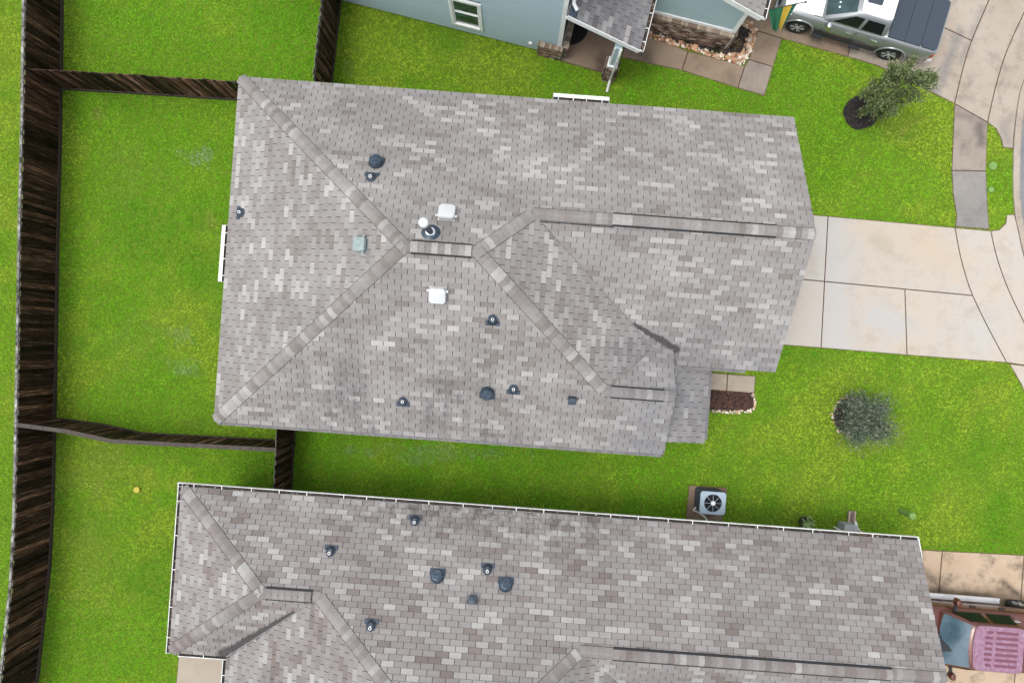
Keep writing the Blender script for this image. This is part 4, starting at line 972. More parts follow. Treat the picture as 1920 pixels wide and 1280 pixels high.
def tree(label, base, height, r0, cz, rz, cxy, n_leaf, cols, leaf=(0.045, 0.016), limbs=9, seed=1, up=0.5, group=None, spread=1.0):
    rnd = random.Random(seed); rg = np.random.default_rng(seed)
    t = bpy.data.objects.new('tree', None); C.objects.link(t); t.location = (*base, 0); tag(t, label, 'tree', group); ROOT[t.name] = Vector((*base, 0))
    m = MB(); B = Vector((*base, 0)); tips = []
    tp = [B + Vector((rnd.gauss(0, .02), rnd.gauss(0, .02), height*f)) + Vector((cxy[0], cxy[1], 0))*f for f in (0, .25, .5, .75, .95)]; tp[0] = B
    m.tube(tp, [.045, .038, .03, .02, .008], 8); tr = m.build('trunk', 'bark', t, smooth=True)
    for i in range(limbs*4):
        f = rnd.uniform(.12, .97); k = min(3, int(f*4)); q = tp[k].lerp(tp[k+1], f*4-k); an = rnd.uniform(0, 6.28)
        zz = q.z; prof = max(0.15, 1-((zz-cz)/rz)**2)**.5; ln = r0*prof*rnd.uniform(.7, 1.1)
        e = q + Vector((math.cos(an)*ln, math.sin(an)*ln, ln*rnd.uniform(.2, 1)*up)); mid = q.lerp(e, .5) + Vector((rnd.gauss(0, .03), rnd.gauss(0, .03), rnd.gauss(0, .03)))
        m2 = MB(); m2.tube([q, mid, e], [.014, .009, .004], 5); tips.append((q, mid, e))
        for f_, v_ in zip(m2.f, m2.t): pass
        m3 = m2.build('branch', 'bark', tr)
    # leaves clustered along the branches
    pos = []; dirs = []
    per = n_leaf//len(tips)
    for q, mid, e in tips:
        for _ in range(per):
            f = rnd.choice((.35, .6, .8, .97)) if rnd.random() < .7 else rnd.random()**.6; p = (q.lerp(mid, f*2) if f < .5 else mid.lerp(e, f*2-1)); s = (.035 + .05*f)*spread
            p = p + Vector((rnd.gauss(0, s), rnd.gauss(0, s), rnd.gauss(0, s))); pos.append(p[:]); dirs.append(((e-q).normalized() + Vector((rnd.gauss(0, .7), rnd.gauss(0, .7), rnd.gauss(0.1, .6)))).normalized()[:])
    pos = np.array(pos); d = np.array(dirs); n = len(pos); rv = rg.normal(size=(n, 3)); sd_ = np.cross(d, rv); sd_ /= np.linalg.norm(sd_, axis=1, keepdims=True)
    L = leaf[0]*rg.uniform(.7, 1.4, (n, 1)); W_ = leaf[1]*rg.uniform(.7, 1.3, (n, 1))
    V = np.stack([pos - d*L, pos + sd_*W_, pos + d*L, pos - sd_*W_], 1) - np.array([*base, 0]); V[:, :, 2] = np.maximum(V[:, :, 2], .06)
    ti = rg.random(n)**1.3; cs = np.array(cols); idx = ti*(len(cs)-1); i0 = np.floor(idx).astype(int); i0 = np.minimum(i0, len(cs)-2); fr = (idx-i0)[:, None]
    o = bpy.data.objects.new('crown', colour_mesh('crown', V, None, cs[i0]*(1-fr)+cs[i0+1]*fr, 'leaf', 4)); C.objects.link(o); o.parent = t
tree('taller young tree with olive green leaves leaning over the driveway edge', t1c, 3.4, .72, 2.0, 1.6, (.08, .08), 11500, [(.04, .066, .022), (.085, .125, .042), (.15, .19, .07), (.26, .27, .12)], seed=3)
tree('low wide grey-green bush tree on the open front lawn', (t2c[0]-.05, t2c[1]+.02), 1.35, .90, .72, .95, (.05, .0), 10500, [(.028, .05, .03), (.075, .11, .07), (.14, .18, .12), (.28, .28, .20)], leaf=(.06, .011), seed=11, up=.5, spread=2.1)

# bed plants, lights
def small_plant(label, c, r, cols, seed, z=.05, n=260, name='bed_plant', group=None):
    rg = np.random.default_rng(seed); d = rg.normal(size=(n, 3)); d[:, 2] = np.abs(d[:, 2])*.9+.15; d /= np.linalg.norm(d, axis=1, keepdims=True)
    pos = d*r*rg.uniform(.25, 1, (n, 1)); pos[:, 2] += z; sd_ = np.cross(d, rg.normal(size=(n, 3))); sd_ /= np.linalg.norm(sd_, axis=1, keepdims=True)
    V = np.stack([pos-d*.05, pos+sd_*.022, pos+d*.06, pos-sd_*.022], 1); V[:, :, 2] = np.maximum(V[:, :, 2], .02); t = rg.random((n, 1)); cols = np.array(cols)
    root = bpy.data.objects.new(name, None); C.objects.link(root); root.location = (*c, 0); tag(root, label, 'plant', group); ROOT[root.name] = Vector((*c, 0))
    o = bpy.data.objects.new('foliage', colour_mesh('foliage', V, None, cols[0]*(1-t)+cols[1]*t, 'leaf', 4)); C.objects.link(o); o.parent = root
    m = MB(); m.tube([(c[0], c[1], 0), (c[0], c[1], r*.7)], .012, 6); m.build('stem', 'bark', root)
small_plant('low dark plant at the porch end of the black mulch bed', wx(1238, 58), .26, [(.02, .03, .012), (.08, .085, .035)], 1)
small_plant('tallest olive plant in the middle of the black mulch bed', wx(1288, 72), .34, [(.03, .035, .012), (.12, .11, .04)], 2)
small_plant('small dark plant under the brick corner in the black mulch bed', wx(1342, 92), .22, [(.02, .03, .015), (.09, .10, .05)], 4)
small_plant('tan withered plant at the outer corner of the black mulch bed', wx(1378, 86), .2, [(.10, .07, .04), (.30, .25, .14)], 5, n=120)
for (px, py), lb in (((1262, 58), 'small white path light in the mulch bed nearer the porch'), ((1325, 79), 'small white path light in the mulch bed nearer the garage corner')):
    q = wx(px, py); t = thing('path_light', lb, 'lamp', W0, *q, 0, 'path lights in the mulch bed')
    m = MB(); m.lathe((*q, 0), [(.012, 0), (.012, .26)], 8); m.build('stake', 'plastic_black', t)
    m = MB(); m.lathe((*q, .26), [(.03, 0), (.045, .05), (.055, .07), (.02, .10)], 12); m.build('lamp_head', 'pvc_white', t, smooth=True)
# solar bits by the lower house: potted spiky plant
q = wx(1506, 976); t = thing('potted_plant', 'black pot with striped spiky leaves by the lower house wall', 'plant', W0, *q)
m = MB(); m.lathe((*q, 0), [(.16, 0), (.21, .26), (.19, .26), (.17, .20)], 16); m.build('pot', 'plastic_black', t, smooth=True)
m = MB()
for i in range(14):
    a = 2*math.pi*i/14 + random.uniform(-.2, .2); r = random.uniform(.22, .36); c3 = Vector((*q, .22)); d = Vector((math.cos(a), math.sin(a), 0)); s = Vector((-d.y, d.x, 0))*.022
    m.face([c3-s, c3+s, c3+d*r*.6+s*1.1+BZ*.16, c3+d*r*.6-s*1.1+BZ*.16]); m.face([c3+d*r*.6-s*1.1+BZ*.16, c3+d*r*.6+s*1.1+BZ*.16, c3+d*r+BZ*.12])
m.build('leaves', 'lime_leaf', t)
# doormat
q = F1.px(1072, 60, .06); m = MB(); rr = .62
m.poly_prism([(UB+.14 + rr*math.sin(math.pi*i/24), q[1] + .15 + rr*math.cos(math.pi*i/24)) for i in range(24, -1, -1)], .062, .085)
tag(m.build('doormat', 'coir_black', frame=F1), 'black half-round doormat on the blue house porch', 'doormat')

# ================================================================== AC UNIT, SPLASH BLOCK, SMALL THINGS
pad = wpoly([(1291.5, 909), (1362, 914), (1353.6, 975), (1286, 971.5)]); HARD.append(pad)
m = MB(); m.poly_prism(ccw(pad), 0, .07); tag(m.build('equipment_pad', 'pad_dirty', frame=W0), 'stained brown concrete pad beneath the cooling unit', kind='structure')
ac = F0.px(1337, 943, .86); A = thing('air_conditioner', 'square cooling unit with light blue-grey top and round fan grille', 'air conditioner', F0, *ac, .07)
def rrect(cx, cy, hx, hy, r, n=5):
    out = []
    for sx, sy, a0 in ((1, 1, 0), (-1, 1, 90), (-1, -1, 180), (1, -1, 270)):
        for i in range(n+1): a = R(a0 + 90*i/n); out.append((cx + sx*(hx-r) + r*math.cos(a), cy + sy*(hy-r) + r*math.sin(a)))
    return out
x0, y0 = ac; body = rrect(x0, y0, .41, .36, .10)
m = MB(); m.loft([[(x, y, .07) for x, y in body], [(x, y, .80) for x, y in body]]); m.build('body', 'ac_dark', A)
for i in range(11):
    m = MB(); rr_ = rrect(x0, y0, .418, .368, .105); z_ = .13 + i*.058
    m.loft([[(x, y, z_) for x, y in rr_], [(x, y, z_+.02) for x, y in rr_]]); m.build('louvre', 'ac_dark', A)
m = MB(); outer = rrect(x0, y0, .43, .38, .11, 7); n_ = len(outer); cir = [(x0 + .295*math.cos(2*math.pi*i/n_ + R(5)), y0 + .295*math.sin(2*math.pi*i/n_ + R(5))) for i in range(n_)]
m.loft([[(x, y, .80) for x, y in outer], [(x, y, .845) for x, y in outer], [(x0+(x-x0)*.97, y0+(y-y0)*.97, .86) for x, y in outer], [(x, y, .855) for x, y in cir], [(x, y, .80) for x, y in cir]], False); m.build('top_panel', 'ac_top', A)
m = MB(); m.lathe((x0, y0, .70), [(.295, .11), (.29, 0), (.01, 0)], 28); m.build('fan_well', 'hole_black', A)
for i in range(4):
    m = MB(); a = R(20+90*i); pts = []
    for r_, w_, tz in ((.06, .04, .02), (.17, .085, .03), (.27, .10, .035)):
        d = Vector((math.cos(a), math.sin(a), 0)); s = Vector((-d.y, d.x, 0)); c3 = Vector((x0, y0, .745)) + d*r_; pts.append((c3 - s*w_ - BZ*tz, c3 + s*w_ + BZ*tz))
    for (a1, b1_), (a2, b2_) in zip(pts[:-1], pts[1:]): m.face([a1, b1_, b2_, a2]); m.face([a1-BZ*.006, a2-BZ*.006, b2_-BZ*.006, b1_-BZ*.006])
    m.build('fan_blade', 'ac_blade', A)
for i in range(8):
    a = R(45*i+2); d = Vector((math.cos(a), math.sin(a), 0)); m = MB(); m.bar(Vector((x0, y0, .862)) + d*.05, Vector((x0, y0, .858)) + d*.30, .012, .012); m.build('grille_spoke', 'ac_top', A)
for r_ in (.12, .17, .22, .26):
    m = MB(); m.tube([(x0 + r_*math.cos(2*math.pi*i/28), y0 + r_*math.sin(2*math.pi*i/28), .86) for i in range(29)], .0028, 4, False); m.build('grille_ring', 'ac_dark', A)
m = MB(); m.lathe((x0, y0, .855), [(.075, 0), (.075, .015), (.05, .022)], 16); m.build('hub', 'pvc_white', A)
m = MB(); m.tube([(x0-.42, y0-.30, .35), (x0-.46, y0-.42, .2), (x0-.25, y0-.5, .15), (x0-.05, y0-.62, .25), (x0+.05, y0-.80, .45)], .03, 8); m.build('line_set', 'pvc_white', A, smooth=True)
q = F0.px(1597, 972, .08); t = thing('splash_block', 'narrow brown splash block under the white downspout', 'splash block', F0, *q)
m = MB(); m.box((q[0], q[1], .03), (.24, .52, .05)); m.build('floor', 'splash_brown', t)
for sx in (-1, 1): m = MB(); m.box((q[0]+sx*.10, q[1], .08), (.045, .52, .07)); m.build('rim', 'stone_tan', t)
q = F0.px(1583, 990, .9); t = thing('utility_box', 'grey utility box on the lower house wall near the downspout', 'utility box', F0, q[0], V2N-.42, 0)
m = MB(); m.box((q[0]+.4, V2N-.33, .30), (.42, .30, .5)); m.build('cabinet', 'box_grey', t); m = MB(); m.box((q[0]+.4, V2N-.33, .565), (.46, .34, .03)); m.build('cover', 'wall_tan', t); m = MB(); m.tube([(q[0]+.1, V2N-.4, .7), (q[0]+.1, V2N-.4, 0)], .03, 8); m.build('conduit', 'pvc_white', t)
q = wx(258, 917); t = thing('flying_disc', 'small yellow disc lying on the back lawn', 'disc', W0, *q)
m = MB(); m.lathe((*q, .05), [(.10, 0), (.11, .012), (.10, .03), (.04, .036), (.01, .037)], 20); m.build('disc', 'yellow_plastic', t, smooth=True)
m = MB(); m.lathe((*q, .08), [(.03, 0), (.03, .008)], 12); m.build('boss', 'yellow_plastic', t)
for (px, py), r_, lb in (((1860.5, 311.5), .14, 'larger pale green round lid in the grass strip by the street'), ((1857, 356), .10, 'smaller pale green round lid in the grass strip by the street')):
    q = wx(px, py); t = thing('meter_lid', lb, 'lid', W0, *q, 0, 'green lids in the verge')
    m = MB(); m.lathe((*q, 0), [(r_, 0), (r_, .045), (r_*.9, .055)], 20); m.build('rim', 'green_plastic', t)
    m = MB(); m.lathe((*q, .052), [(r_*.82, 0), (r_*.8, .008)], 20); m.build('cover', 'green_plastic', t); HARD.append(ring(q, r_*.95, 16, 0))
q = wx(1688, 957); t = thing('utility_pedestal', 'pale green utility pedestal standing on the front lawn', 'utility pedestal', W0, *q)
m = MB(); m.lathe((*q, 0), [(.10, 0), (.10, .66)], 16); m.build('post', 'green_plastic', t, smooth=True)
m = MB(); m.lathe((*q, .64), [(.125, 0), (.13, .05), (.11, .11), (.03, .13)], 16); m.build('dome_cap', 'green_plastic', t, smooth=True)

# ================================================================== VEHICLES
def vehicle_frame(name, label, cat, pos, heading, group=None):
    o = bpy.data.objects.new(name, None); C.objects.link(o); o.location = (*pos, 0.03); o.rotation_euler = (0, 0, heading); tag(o, label, cat, group); ROOT[o.name] = Vector((0, 0, 0)); return o
def wheel(car, x, y, r, wd, side):
    t = thing_part('wheel', car); ax = (Vector((1, 0, 0)), Vector((0, 0, 1)), Vector((0, side, 0))); c = Vector((x, y, r))
    m = MB(); m.lathe(c, [(r*.6, -wd/2), (r*.94, -wd/2), (r, -wd*.36), (r, wd*.36), (r*.95, wd/2), (r*.66, wd/2), (r*.62, wd*.42), (r*.60, wd*.1)], 28, ax=ax); m.build('tyre', 'tyre', t, smooth=True)
    m = MB(); m.lathe(c, [(r*.63, wd*.46), (r*.66, wd*.49), (r*.60, wd*.47), (r*.57, wd*.15), (.01, wd*.12)], 28, ax=ax); m.build('rim', 'plastic_black', t, smooth=True)
    m = MB()
    for i in range(6):
        for da in (-.16, .16):
            a = 2*math.pi*i/6; d0 = Vector((math.cos(a), 0, math.sin(a))); d1 = Vector((math.cos(a+da), 0, math.sin(a+da)))
            m.bar(c + d0*r*.10 + ax[2]*wd*.40, c + d1*r*.62 + ax[2]*wd*.44, r*.075, .03, up=ax[2])
    m.lathe(c + ax[2]*wd*.36, [(r*.17, 0), (r*.16, .03), (r*.05, .04)], 14, ax=ax); m.build('spokes', 'rim_grey', t)
def body_shell(car, stations, mat, wells, name='body'):
    """stations: (x, [(y,z)...] half ring from bottom centre to top centre)"""
    rings = []
    for x, hp in stations: rings.append([(x, y, z) for y, z in hp] + [(x, -y, z) for y, z in reversed(hp[1:-1])])
    m = MB(); m.loft(rings); me = m.mesh('shell', mat); o = bpy.data.objects.new('shell', me); C.objects.link(o)
    bm = bmesh.new(); bm.from_mesh(me); bmesh.ops.remove_doubles(bm, verts=bm.verts, dist=1e-5); bmesh.ops.recalc_face_normals(bm, faces=bm.faces); bm.to_mesh(me); bm.free()
    cut = []
    for (x, r, y0, y1) in wells:
        for s in (-1, 1):
            c = MB(); c.lathe((x, s*(y0+y1)/2, r*.92), [(r, -(y1-y0)/2), (r, (y1-y0)/2)], 32, ax=(Vector((1, 0, 0)), Vector((0, 0, 1)), Vector((0, 1, 0))))
            cm = c.mesh('cutter', 'plastic_black'); b2 = bmesh.new(); b2.from_mesh(cm); bmesh.ops.recalc_face_normals(b2, faces=b2.faces); b2.to_mesh(cm); b2.free()
            co = bpy.data.objects.new('cutter', cm); C.objects.link(co); md = o.modifiers.new('cut', 'BOOLEAN'); md.operation = 'DIFFERENCE'; md.object = co; md.solver = 'EXACT'; cut.append(co)
    dg = bpy.context.evaluated_depsgraph_get(); dg.update(); new = bpy.data.meshes.new_from_object(o.evaluated_get(dg))
    for c_ in cut + [o]: bpy.data.objects.remove(c_, do_unlink=True)
    b3 = bmesh.new(); b3.from_mesh(new)
    bmesh.ops.bevel(b3, geom=[e for e in b3.edges if e.is_manifold and e.calc_face_angle(0) > R(42)], offset=.018, segments=2, affect='EDGES', clamp_overlap=True); b3.to_mesh(new); b3.free()
    new.polygons.foreach_set('use_smooth', [True]*len(new.polygons)); new.set_sharp_from_angle(angle=R(50)); new.name = name
    ob = bpy.data.objects.new(name, new); C.objects.link(ob); ob.parent = car; ROOT[ob.name] = Vector((0, 0, 0)); return ob
def section(w_, zb, zt, crown=.03, tuck=.10):
    return [(0, zb), (w_*.82, zb), (w_*.95, zb+.10), (w_*.985, zb+.24), (w_, zb+.36), (w_*.995, zt-.20), (w_*.965, zt-.07), (w_*.93, zt-.015), (w_*.84, zt+.004), (w_*.5, zt+crown*.7), (0, zt+crown)]
def cab_ring(xf, xr, hw, z, bulge, r=.10):
    p = []
    # front edge (bulged), rounded corners, sides, rear
    ys = [hw-r, hw*.6, hw*.25, 0, -hw*.25, -hw*.6, -(hw-r)]
    front = [(xf + bulge*(1-(y/hw)**2), y) for y in ys]
    side = lambda s: [(xf - r*.5, s*(hw-.02)), (xf - r*1.6, s*hw), (xf+(xr-xf)*.5, s*hw), (xr + r*1.6, s*hw), (xr + r*.4, s*(hw-.03))]
    rear = [(xr, y) for y in (-(hw-r), -hw*.5, 0, hw*.5, hw-r)]
    return [(x, y, z) for x, y in front + side(-1) + rear + list(reversed(side(1)))]
def lerp_pt(a, b, t): return a + (b-a)*t
def grid_patch(name, P, mat, parent, nu=6, nv=4, push=.006, smooth=True):
    """P(u,v)->Vector patch lifted along its normal"""
    m = MB(); G = [[P(i/nu, j/nv) for j in range(nv+1)] for i in range(nu+1)]
    nrm = (G[nu][0]-G[0][0]).cross(G[0][nv]-G[0][0]).normalized(); 
    b = len(m.v)
    for r_ in G:
        for p in r_: m.v.append(tuple(p + nrm*push))
    for i in range(nu):
        for j in range(nv):
            a = b + i*(nv+1) + j; m.f.append([a, a+nv+1, a+nv+2, a+1]); m.t.append(.5); m.mi.append(0)
    o = m.build(name, mat, parent, smooth=smooth); return o

# ---- silver pickup
fh, rh = at(1494, 52, .38), at(1665, 103, .38); d = (fh-rh); d.z = 0; d.normalize(); left = Vector((-d.y, d.x, 0)); mid = (fh+rh)/2 - left*.90
S = vehicle_frame('pickup_truck', 'grey pickup with sky-glare painted on hood and roof, dark bed cover beside the blue house', 'pickup truck', (mid.x, mid.y), math.atan2(d.y, d.x))
WB = 1.618
stn = [(2.50, section(.70, .48, .90)), (2.47, section(.78, .46, .95)), (2.36, section(.87, .45, 1.02)), (2.1, section(.925, .44, 1.09, .05)), (1.62, section(.945, .44, 1.13, .06)), (1.1, section(.945, .44, 1.16, .06)), (.8, section(.94, .44, 1.17)), (-.2, section(.94, .44, 1.18)), (-1.02, section(.945, .44, 1.20)), (-1.10, section(.95, .46, 1.245, .0)), (-1.62, section(.955, .48, 1.25, .0)), (-2.5, section(.94, .50, 1.25, .0)), (-2.74, section(.925, .52, 1.24, .0)), (-2.78, section(.90, .55, 1.20, .0))]
body_shell(S, stn, 'paint_silver', [(WB, .455, .55, 1.1), (-WB, .455, .55, 1.1)])
cabL = [(1.12, -1.04, .86, 1.14, .10), (1.06, -1.03, .862, 1.22, .10), (.62, -.96, .80, 1.50, .09), (.22, -.89, .735, 1.755, .07), (.12, -.86, .69, 1.80, .06), (-.02, -.78, .58, 1.825, .05), (-.2, -.6, .35, 1.84, .03)]
m = MB(); m.loft([cab_ring(*c_) for c_ in cabL]); m.build('cab', 'paint_silver', S, smooth=True)
m = MB(); m.loft([cab_ring(.135, -.87, .665, 1.798, .06), cab_ring(.10, -.85, .655, 1.822, .06), cab_ring(-.02, -.78, .56, 1.84, .05), cab_ring(-.2, -.6, .33, 1.852, .03)]); m.build('roof_panel', 'paint_sky_glare', S, smooth=True)
def hood_pt(u, v):
    x = lerp_pt(2.36, 1.14, u); ys = (v-.5)*2
    tb = [(2.36, .87, 1.02, .03), (2.1, .925, 1.09, .05), (1.62, .945, 1.13, .06), (1.1, .945, 1.16, .06)]
    for p_, q_ in zip(tb[:-1], tb[1:]):
        if q_[0] <= x <= p_[0]: t = (p_[0]-x)/(p_[0]-q_[0]); w_, zt, cr = (lerp_pt(p_[i], q_[i], t) for i in (1, 2, 3)); break
    y = ys*w_*.84; a = abs(ys*.84)
    z = zt + (cr + (cr*.7-cr)*a/.5 if a < .5 else cr*.7 + (.004-cr*.7)*(a-.5)/.34)
    return Vector((x + .05*(1-ys*ys), y, z + .01 + .012*(abs(ys) < .55)))
grid_patch('hood', hood_pt, 'paint_sky_glare', S, 10, 14, push=0.0)
def cab_side(s, x, f):   # point on the cab side at height fraction f (0 belt .. 1 roof edge), x measured at belt..roof blended
    return Vector((x, s*((.862+(.735-.862)*f)), 1.22 + (1.755-1.22)*f))
for s in (1, -1):
    def fw(u, v, s=s): xb, xt = lerp_pt(.80, -.06, u), lerp_pt(.24, -.06, u); f = .05+.82*v; return cab_side(s, lerp_pt(xb, xt, v), f)
    def rw(u, v, s=s): xb, xt = lerp_pt(-.17, -.86, u), lerp_pt(-.17, -.74, u); f = .05+.82*v; return cab_side(s, lerp_pt(xb, xt, v), f)
    grid_patch('side_window', fw, 'glass_dark', S, push=.008*s); grid_patch('side_window', rw, 'glass_dark', S, push=.008*s)
def front_pt(u, v, z0=1.235, z1=1.735):
    y = (u-.5)*2; z = lerp_pt(z0, z1, v); t = (z-1.22)/(1.755-1.22); hw = lerp_pt(.862, .735, t)*.86; x = (lerp_pt(1.06, .62, (z-1.22)/.28) if z < 1.5 else lerp_pt(.62, .22, (z-1.5)/.255)); bl = lerp_pt(.10, .07, t)
    return Vector((x + bl*(1-(y*.86)**2), y*hw, z))
grid_patch('windscreen', lambda u, v: front_pt(u, v), 'glass_windscreen', S, 8, 5, push=.010)
grid_patch('rear_window', lambda u, v: Vector((lerp_pt(-1.03, -.90, v)-.012, (u-.5)*lerp_pt(1.35, 1.15, v), lerp_pt(1.30, 1.70, v))), 'glass_dark', S, 2, 2, push=.0)
m = MB(); m.loft([[(x, y, z) for x, y in rrect(-.15, 0, .24, .31, .06)] for z in (1.835, 1.862)]); m.build('sunroof', 'tonneau_vinyl', S)
m = MB(); m.loft([[(-.66+.10, .0, 1.83), (-.66, .02, 1.83), (-.74, 0, 1.83), (-.66, -.02, 1.83)], [(-.70, 0, 1.90), (-.71, .006, 1.90), (-.74, 0, 1.90), (-.71, -.006, 1.90)]]); m.build('antenna_fin', 'plastic_black', S)
# bed cover in three panels
for i, (xa, xb) in enumerate(((-1.08, -1.62), (-1.628, -2.17), (-2.178, -2.72))):
    m = MB(); cx, hx = (xa+xb)/2, abs(xa-xb)/2; rr_ = rrect(cx, 0, hx, .85, .012 if i < 2 else .10)
    m.loft([[(x, y, 1.235) for x, y in rr_], [(x, y, 1.285) for x, y in rr_], [(cx+(x-cx)*.985, y*.99, 1.292) for x, y in rr_]]); m.build('bed_cover_panel', 'tonneau_vinyl', S)
# hood crease lines, doors, handles, lamps, steps, mirrors, bumper
for s in (1, -1):
    m = MB(); m.bar((2.30, s*.745, 1.06), (1.12, s*.80, 1.175), .014, .02); m.build('hood_gap', 'plastic_black', S)
    for xd in (.92, -.12, -1.045): m = MB(); m.bar((xd, s*.945, .55), (xd-.0, s*.925, 1.12), .012, .012, up=Vector((1, 0, 0))); m.build('door_gap', 'plastic_black', S)
    for xh in (.10, -.78): m = MB(); m.bar((xh+.12, s*.965, 1.0), (xh-.10, s*.965, 1.0), .04, .035); m.build('door_handle', 'chrome', S)
    for xs in (1.02, -.30):
        m = MB(); m.box((xs-.12, s*.99, .40), (.36, .16, .05)); m.build('side_step', 'plastic_black', S)
    m = MB(); m.bar((1.05, s*.93, .42), (-1.1, s*.93, .42), .05, .10); m.build('rocker_trim', 'plastic_black', S)
    mr = thing_part('door_mirror', S)
    m = MB(); m.lathe((.86, s*1.04, 1.20), [(.03, -.13), (.09, -.10), (.11, 0), (.09, .10), (.03, .12)], 12, ax=(Vector((.75, 0, 0)), Vector((0, 1.0, 0)), Vector((0, 0, 1)))); m.build('shell', 'chrome', mr, smooth=True)
    m = MB(); m.bar((.86, s*.86, 1.17), (.86, s*1.0, 1.17), .05, .04); m.build('arm', 'plastic_black', mr)
    m = MB(); m.hexa([Vector((2.46, s*.55, .86)), Vector((2.30, s*.88, .84)), Vector((2.14, s*.935, .90)), Vector((2.36, s*.60, .90))], [Vector((2.42, s*.54, 1.0)), Vector((2.26, s*.86, 1.0)), Vector((2.08, s*.92, 1.04)), Vector((2.34, s*.58, 1.04))]); m.build('headlight', 'lamp_clear', S)
    m = MB(); m.box((2.20, s*.915, .97), (.16, .03, .05)); m.build('turn_signal', 'lamp_amber', S)
    m = MB(); m.box((-2.735, s*.885, 1.0), (.07, .09, .22)); m.build('tail_light', 'lamp_red', S)
    for xw in (WB, -WB):
        wheel(S, xw, s*.80, .385, .25, s)
        m = MB(); pts = [(xw + .50*math.cos(a), s*.955, .42 + .50*math.sin(a)) for a in [R(-8+196*i/18) for i in range(19)]]; m.tube(pts, .032, 6); m.build('arch_flare', 'paint_silver', S, smooth=True)
m = MB(); m.loft([[(2.58, y, z) for y, z in ((-.6, .42), (.6, .42), (.62, .60), (-.62, .60))], [(2.42, y, z) for y, z in ((-.86, .40), (.86, .40), (.88, .64), (-.88, .64))]]); m.build('front_bumper', 'paint_silver', S)
m = MB(); m.box((2.52, 0, .80), (.05, 1.0, .24)); m.build('grille', 'plastic_black', S)
m = MB(); m.box((-2.83, 0, .62), (.16, 1.80, .16)); m.build('rear_bumper', 'chrome', S)
m = MB(); m.box((-2.78, 0, 1.0), (.03, 1.4, .40)); m.build('tailgate', 'paint_silver', S)
def lettering(text, parent, loc, rot, size, mat, name='lettering'):
    cu = bpy.data.curves.new(name, 'FONT'); cu.body = text; cu.size = size; cu.extrude = .003; cu.align_x = 'CENTER'; cu.materials.append(M[mat])
    tmp = bpy.data.objects.new(name, cu); C.objects.link(tmp); dg = bpy.context.evaluated_depsgraph_get(); dg.update()
    me = bpy.data.meshes.new_from_object(tmp.evaluated_get(dg)); bpy.data.objects.remove(tmp, do_unlink=True)
    o = bpy.data.objects.new(name, me); C.objects.link(o); o.parent = parent; o.location = loc; o.rotation_euler = rot; return o
lettering('TACOMA', S, (.52, .957, .72), (R(90), 0, R(180)), .12, 'chrome')
lettering('TACOMA', S, (.52, -.957, .72), (R(90), 0, 0), .12, 'chrome')
plain('sticker_white', (.6, .75, .8), .5)
for yy in (.35, .52): p = front_pt(.5+yy/1.5, .42); box_obj('sticker', p + Vector((.008, 0, .012)), (.05, .06, .004), 'sticker_white', S, (Vector((.87, 0, -.49)), Vector((0, 1, 0)), Vector((.49, 0, .87))))

# ---- red pickup, nose under the lower house eave
RH = R(180-4.6); rc = Vector((15.55, -9.76, 0))
Rv = vehicle_frame('pickup_truck', 'dark red pickup with faded ribbed pink roof nosed under the lower house roof', 'pickup truck', (rc.x, rc.y), RH)
# local x forward; windscreen base at about 1.55
stn = [(3.22, section(.72, .55, 1.02)), (3.18, section(.82, .52, 1.10)), (3.0, section(.95, .5, 1.17, .05)), (2.4, section(.99, .5, 1.21, .07)), (1.6, section(1.0, .5, 1.25, .07)), (1.0, section(1.0, .5, 1.28)), (-.75, section(1.0, .5, 1.30)), (-.82, section(1.0, .52, 1.34, .0)), (-2.4, section(1.0, .54, 1.34, .0)), (-2.7, section(.97, .56, 1.32, .0))]
body_shell(Rv, stn, 'paint_red', [(2.35, .50, .6, 1.2), (-1.62, .50, .6, 1.2)])
cabL = [(1.62, -.74, .90, 1.26, .14), (1.55, -.73, .90, 1.34, .14), (1.22, -.71, .812, 1.64, .12), (.93, -.69, .745, 1.88, .10), (.85, -.67, .70, 1.925, .09), (.75, -.62, .62, 1.935, .07)]
m = MB(); m.loft([cab_ring(*c_) for c_ in cabL], cap=True); m.build('cab', 'paint_red', Rv, smooth=True)
m = MB(); rg_ = cab_ring(.87, -.66, .715, 1.93, .085); m.loft([rg_, [(x*.995, y*.99, 1.945) for x, y, z in rg_]]); rf = m.build('roof_panel', 'paint_red_faded', Rv)
for j in range(7):
    yy = (j-3)*.175
    for xa, xb in ((.58, .34), (.26, -.48)):
        if j in (0, 6): xa = min(xa, .52)
        m = MB(); m.loft([[(x, y, z) for x, y in rrect((xa+xb)/2, yy, abs(xa-xb)/2*k_, .038*k_, .02*k_, 3)] for k_, z in ((1, 1.942), (.93, 1.962))]); m.build('roof_rib', 'paint_rib', rf)
def cab_side2(s, x, f): return Vector((x, s*(.90+(.745-.90)*f), 1.34 + (1.88-1.34)*f))
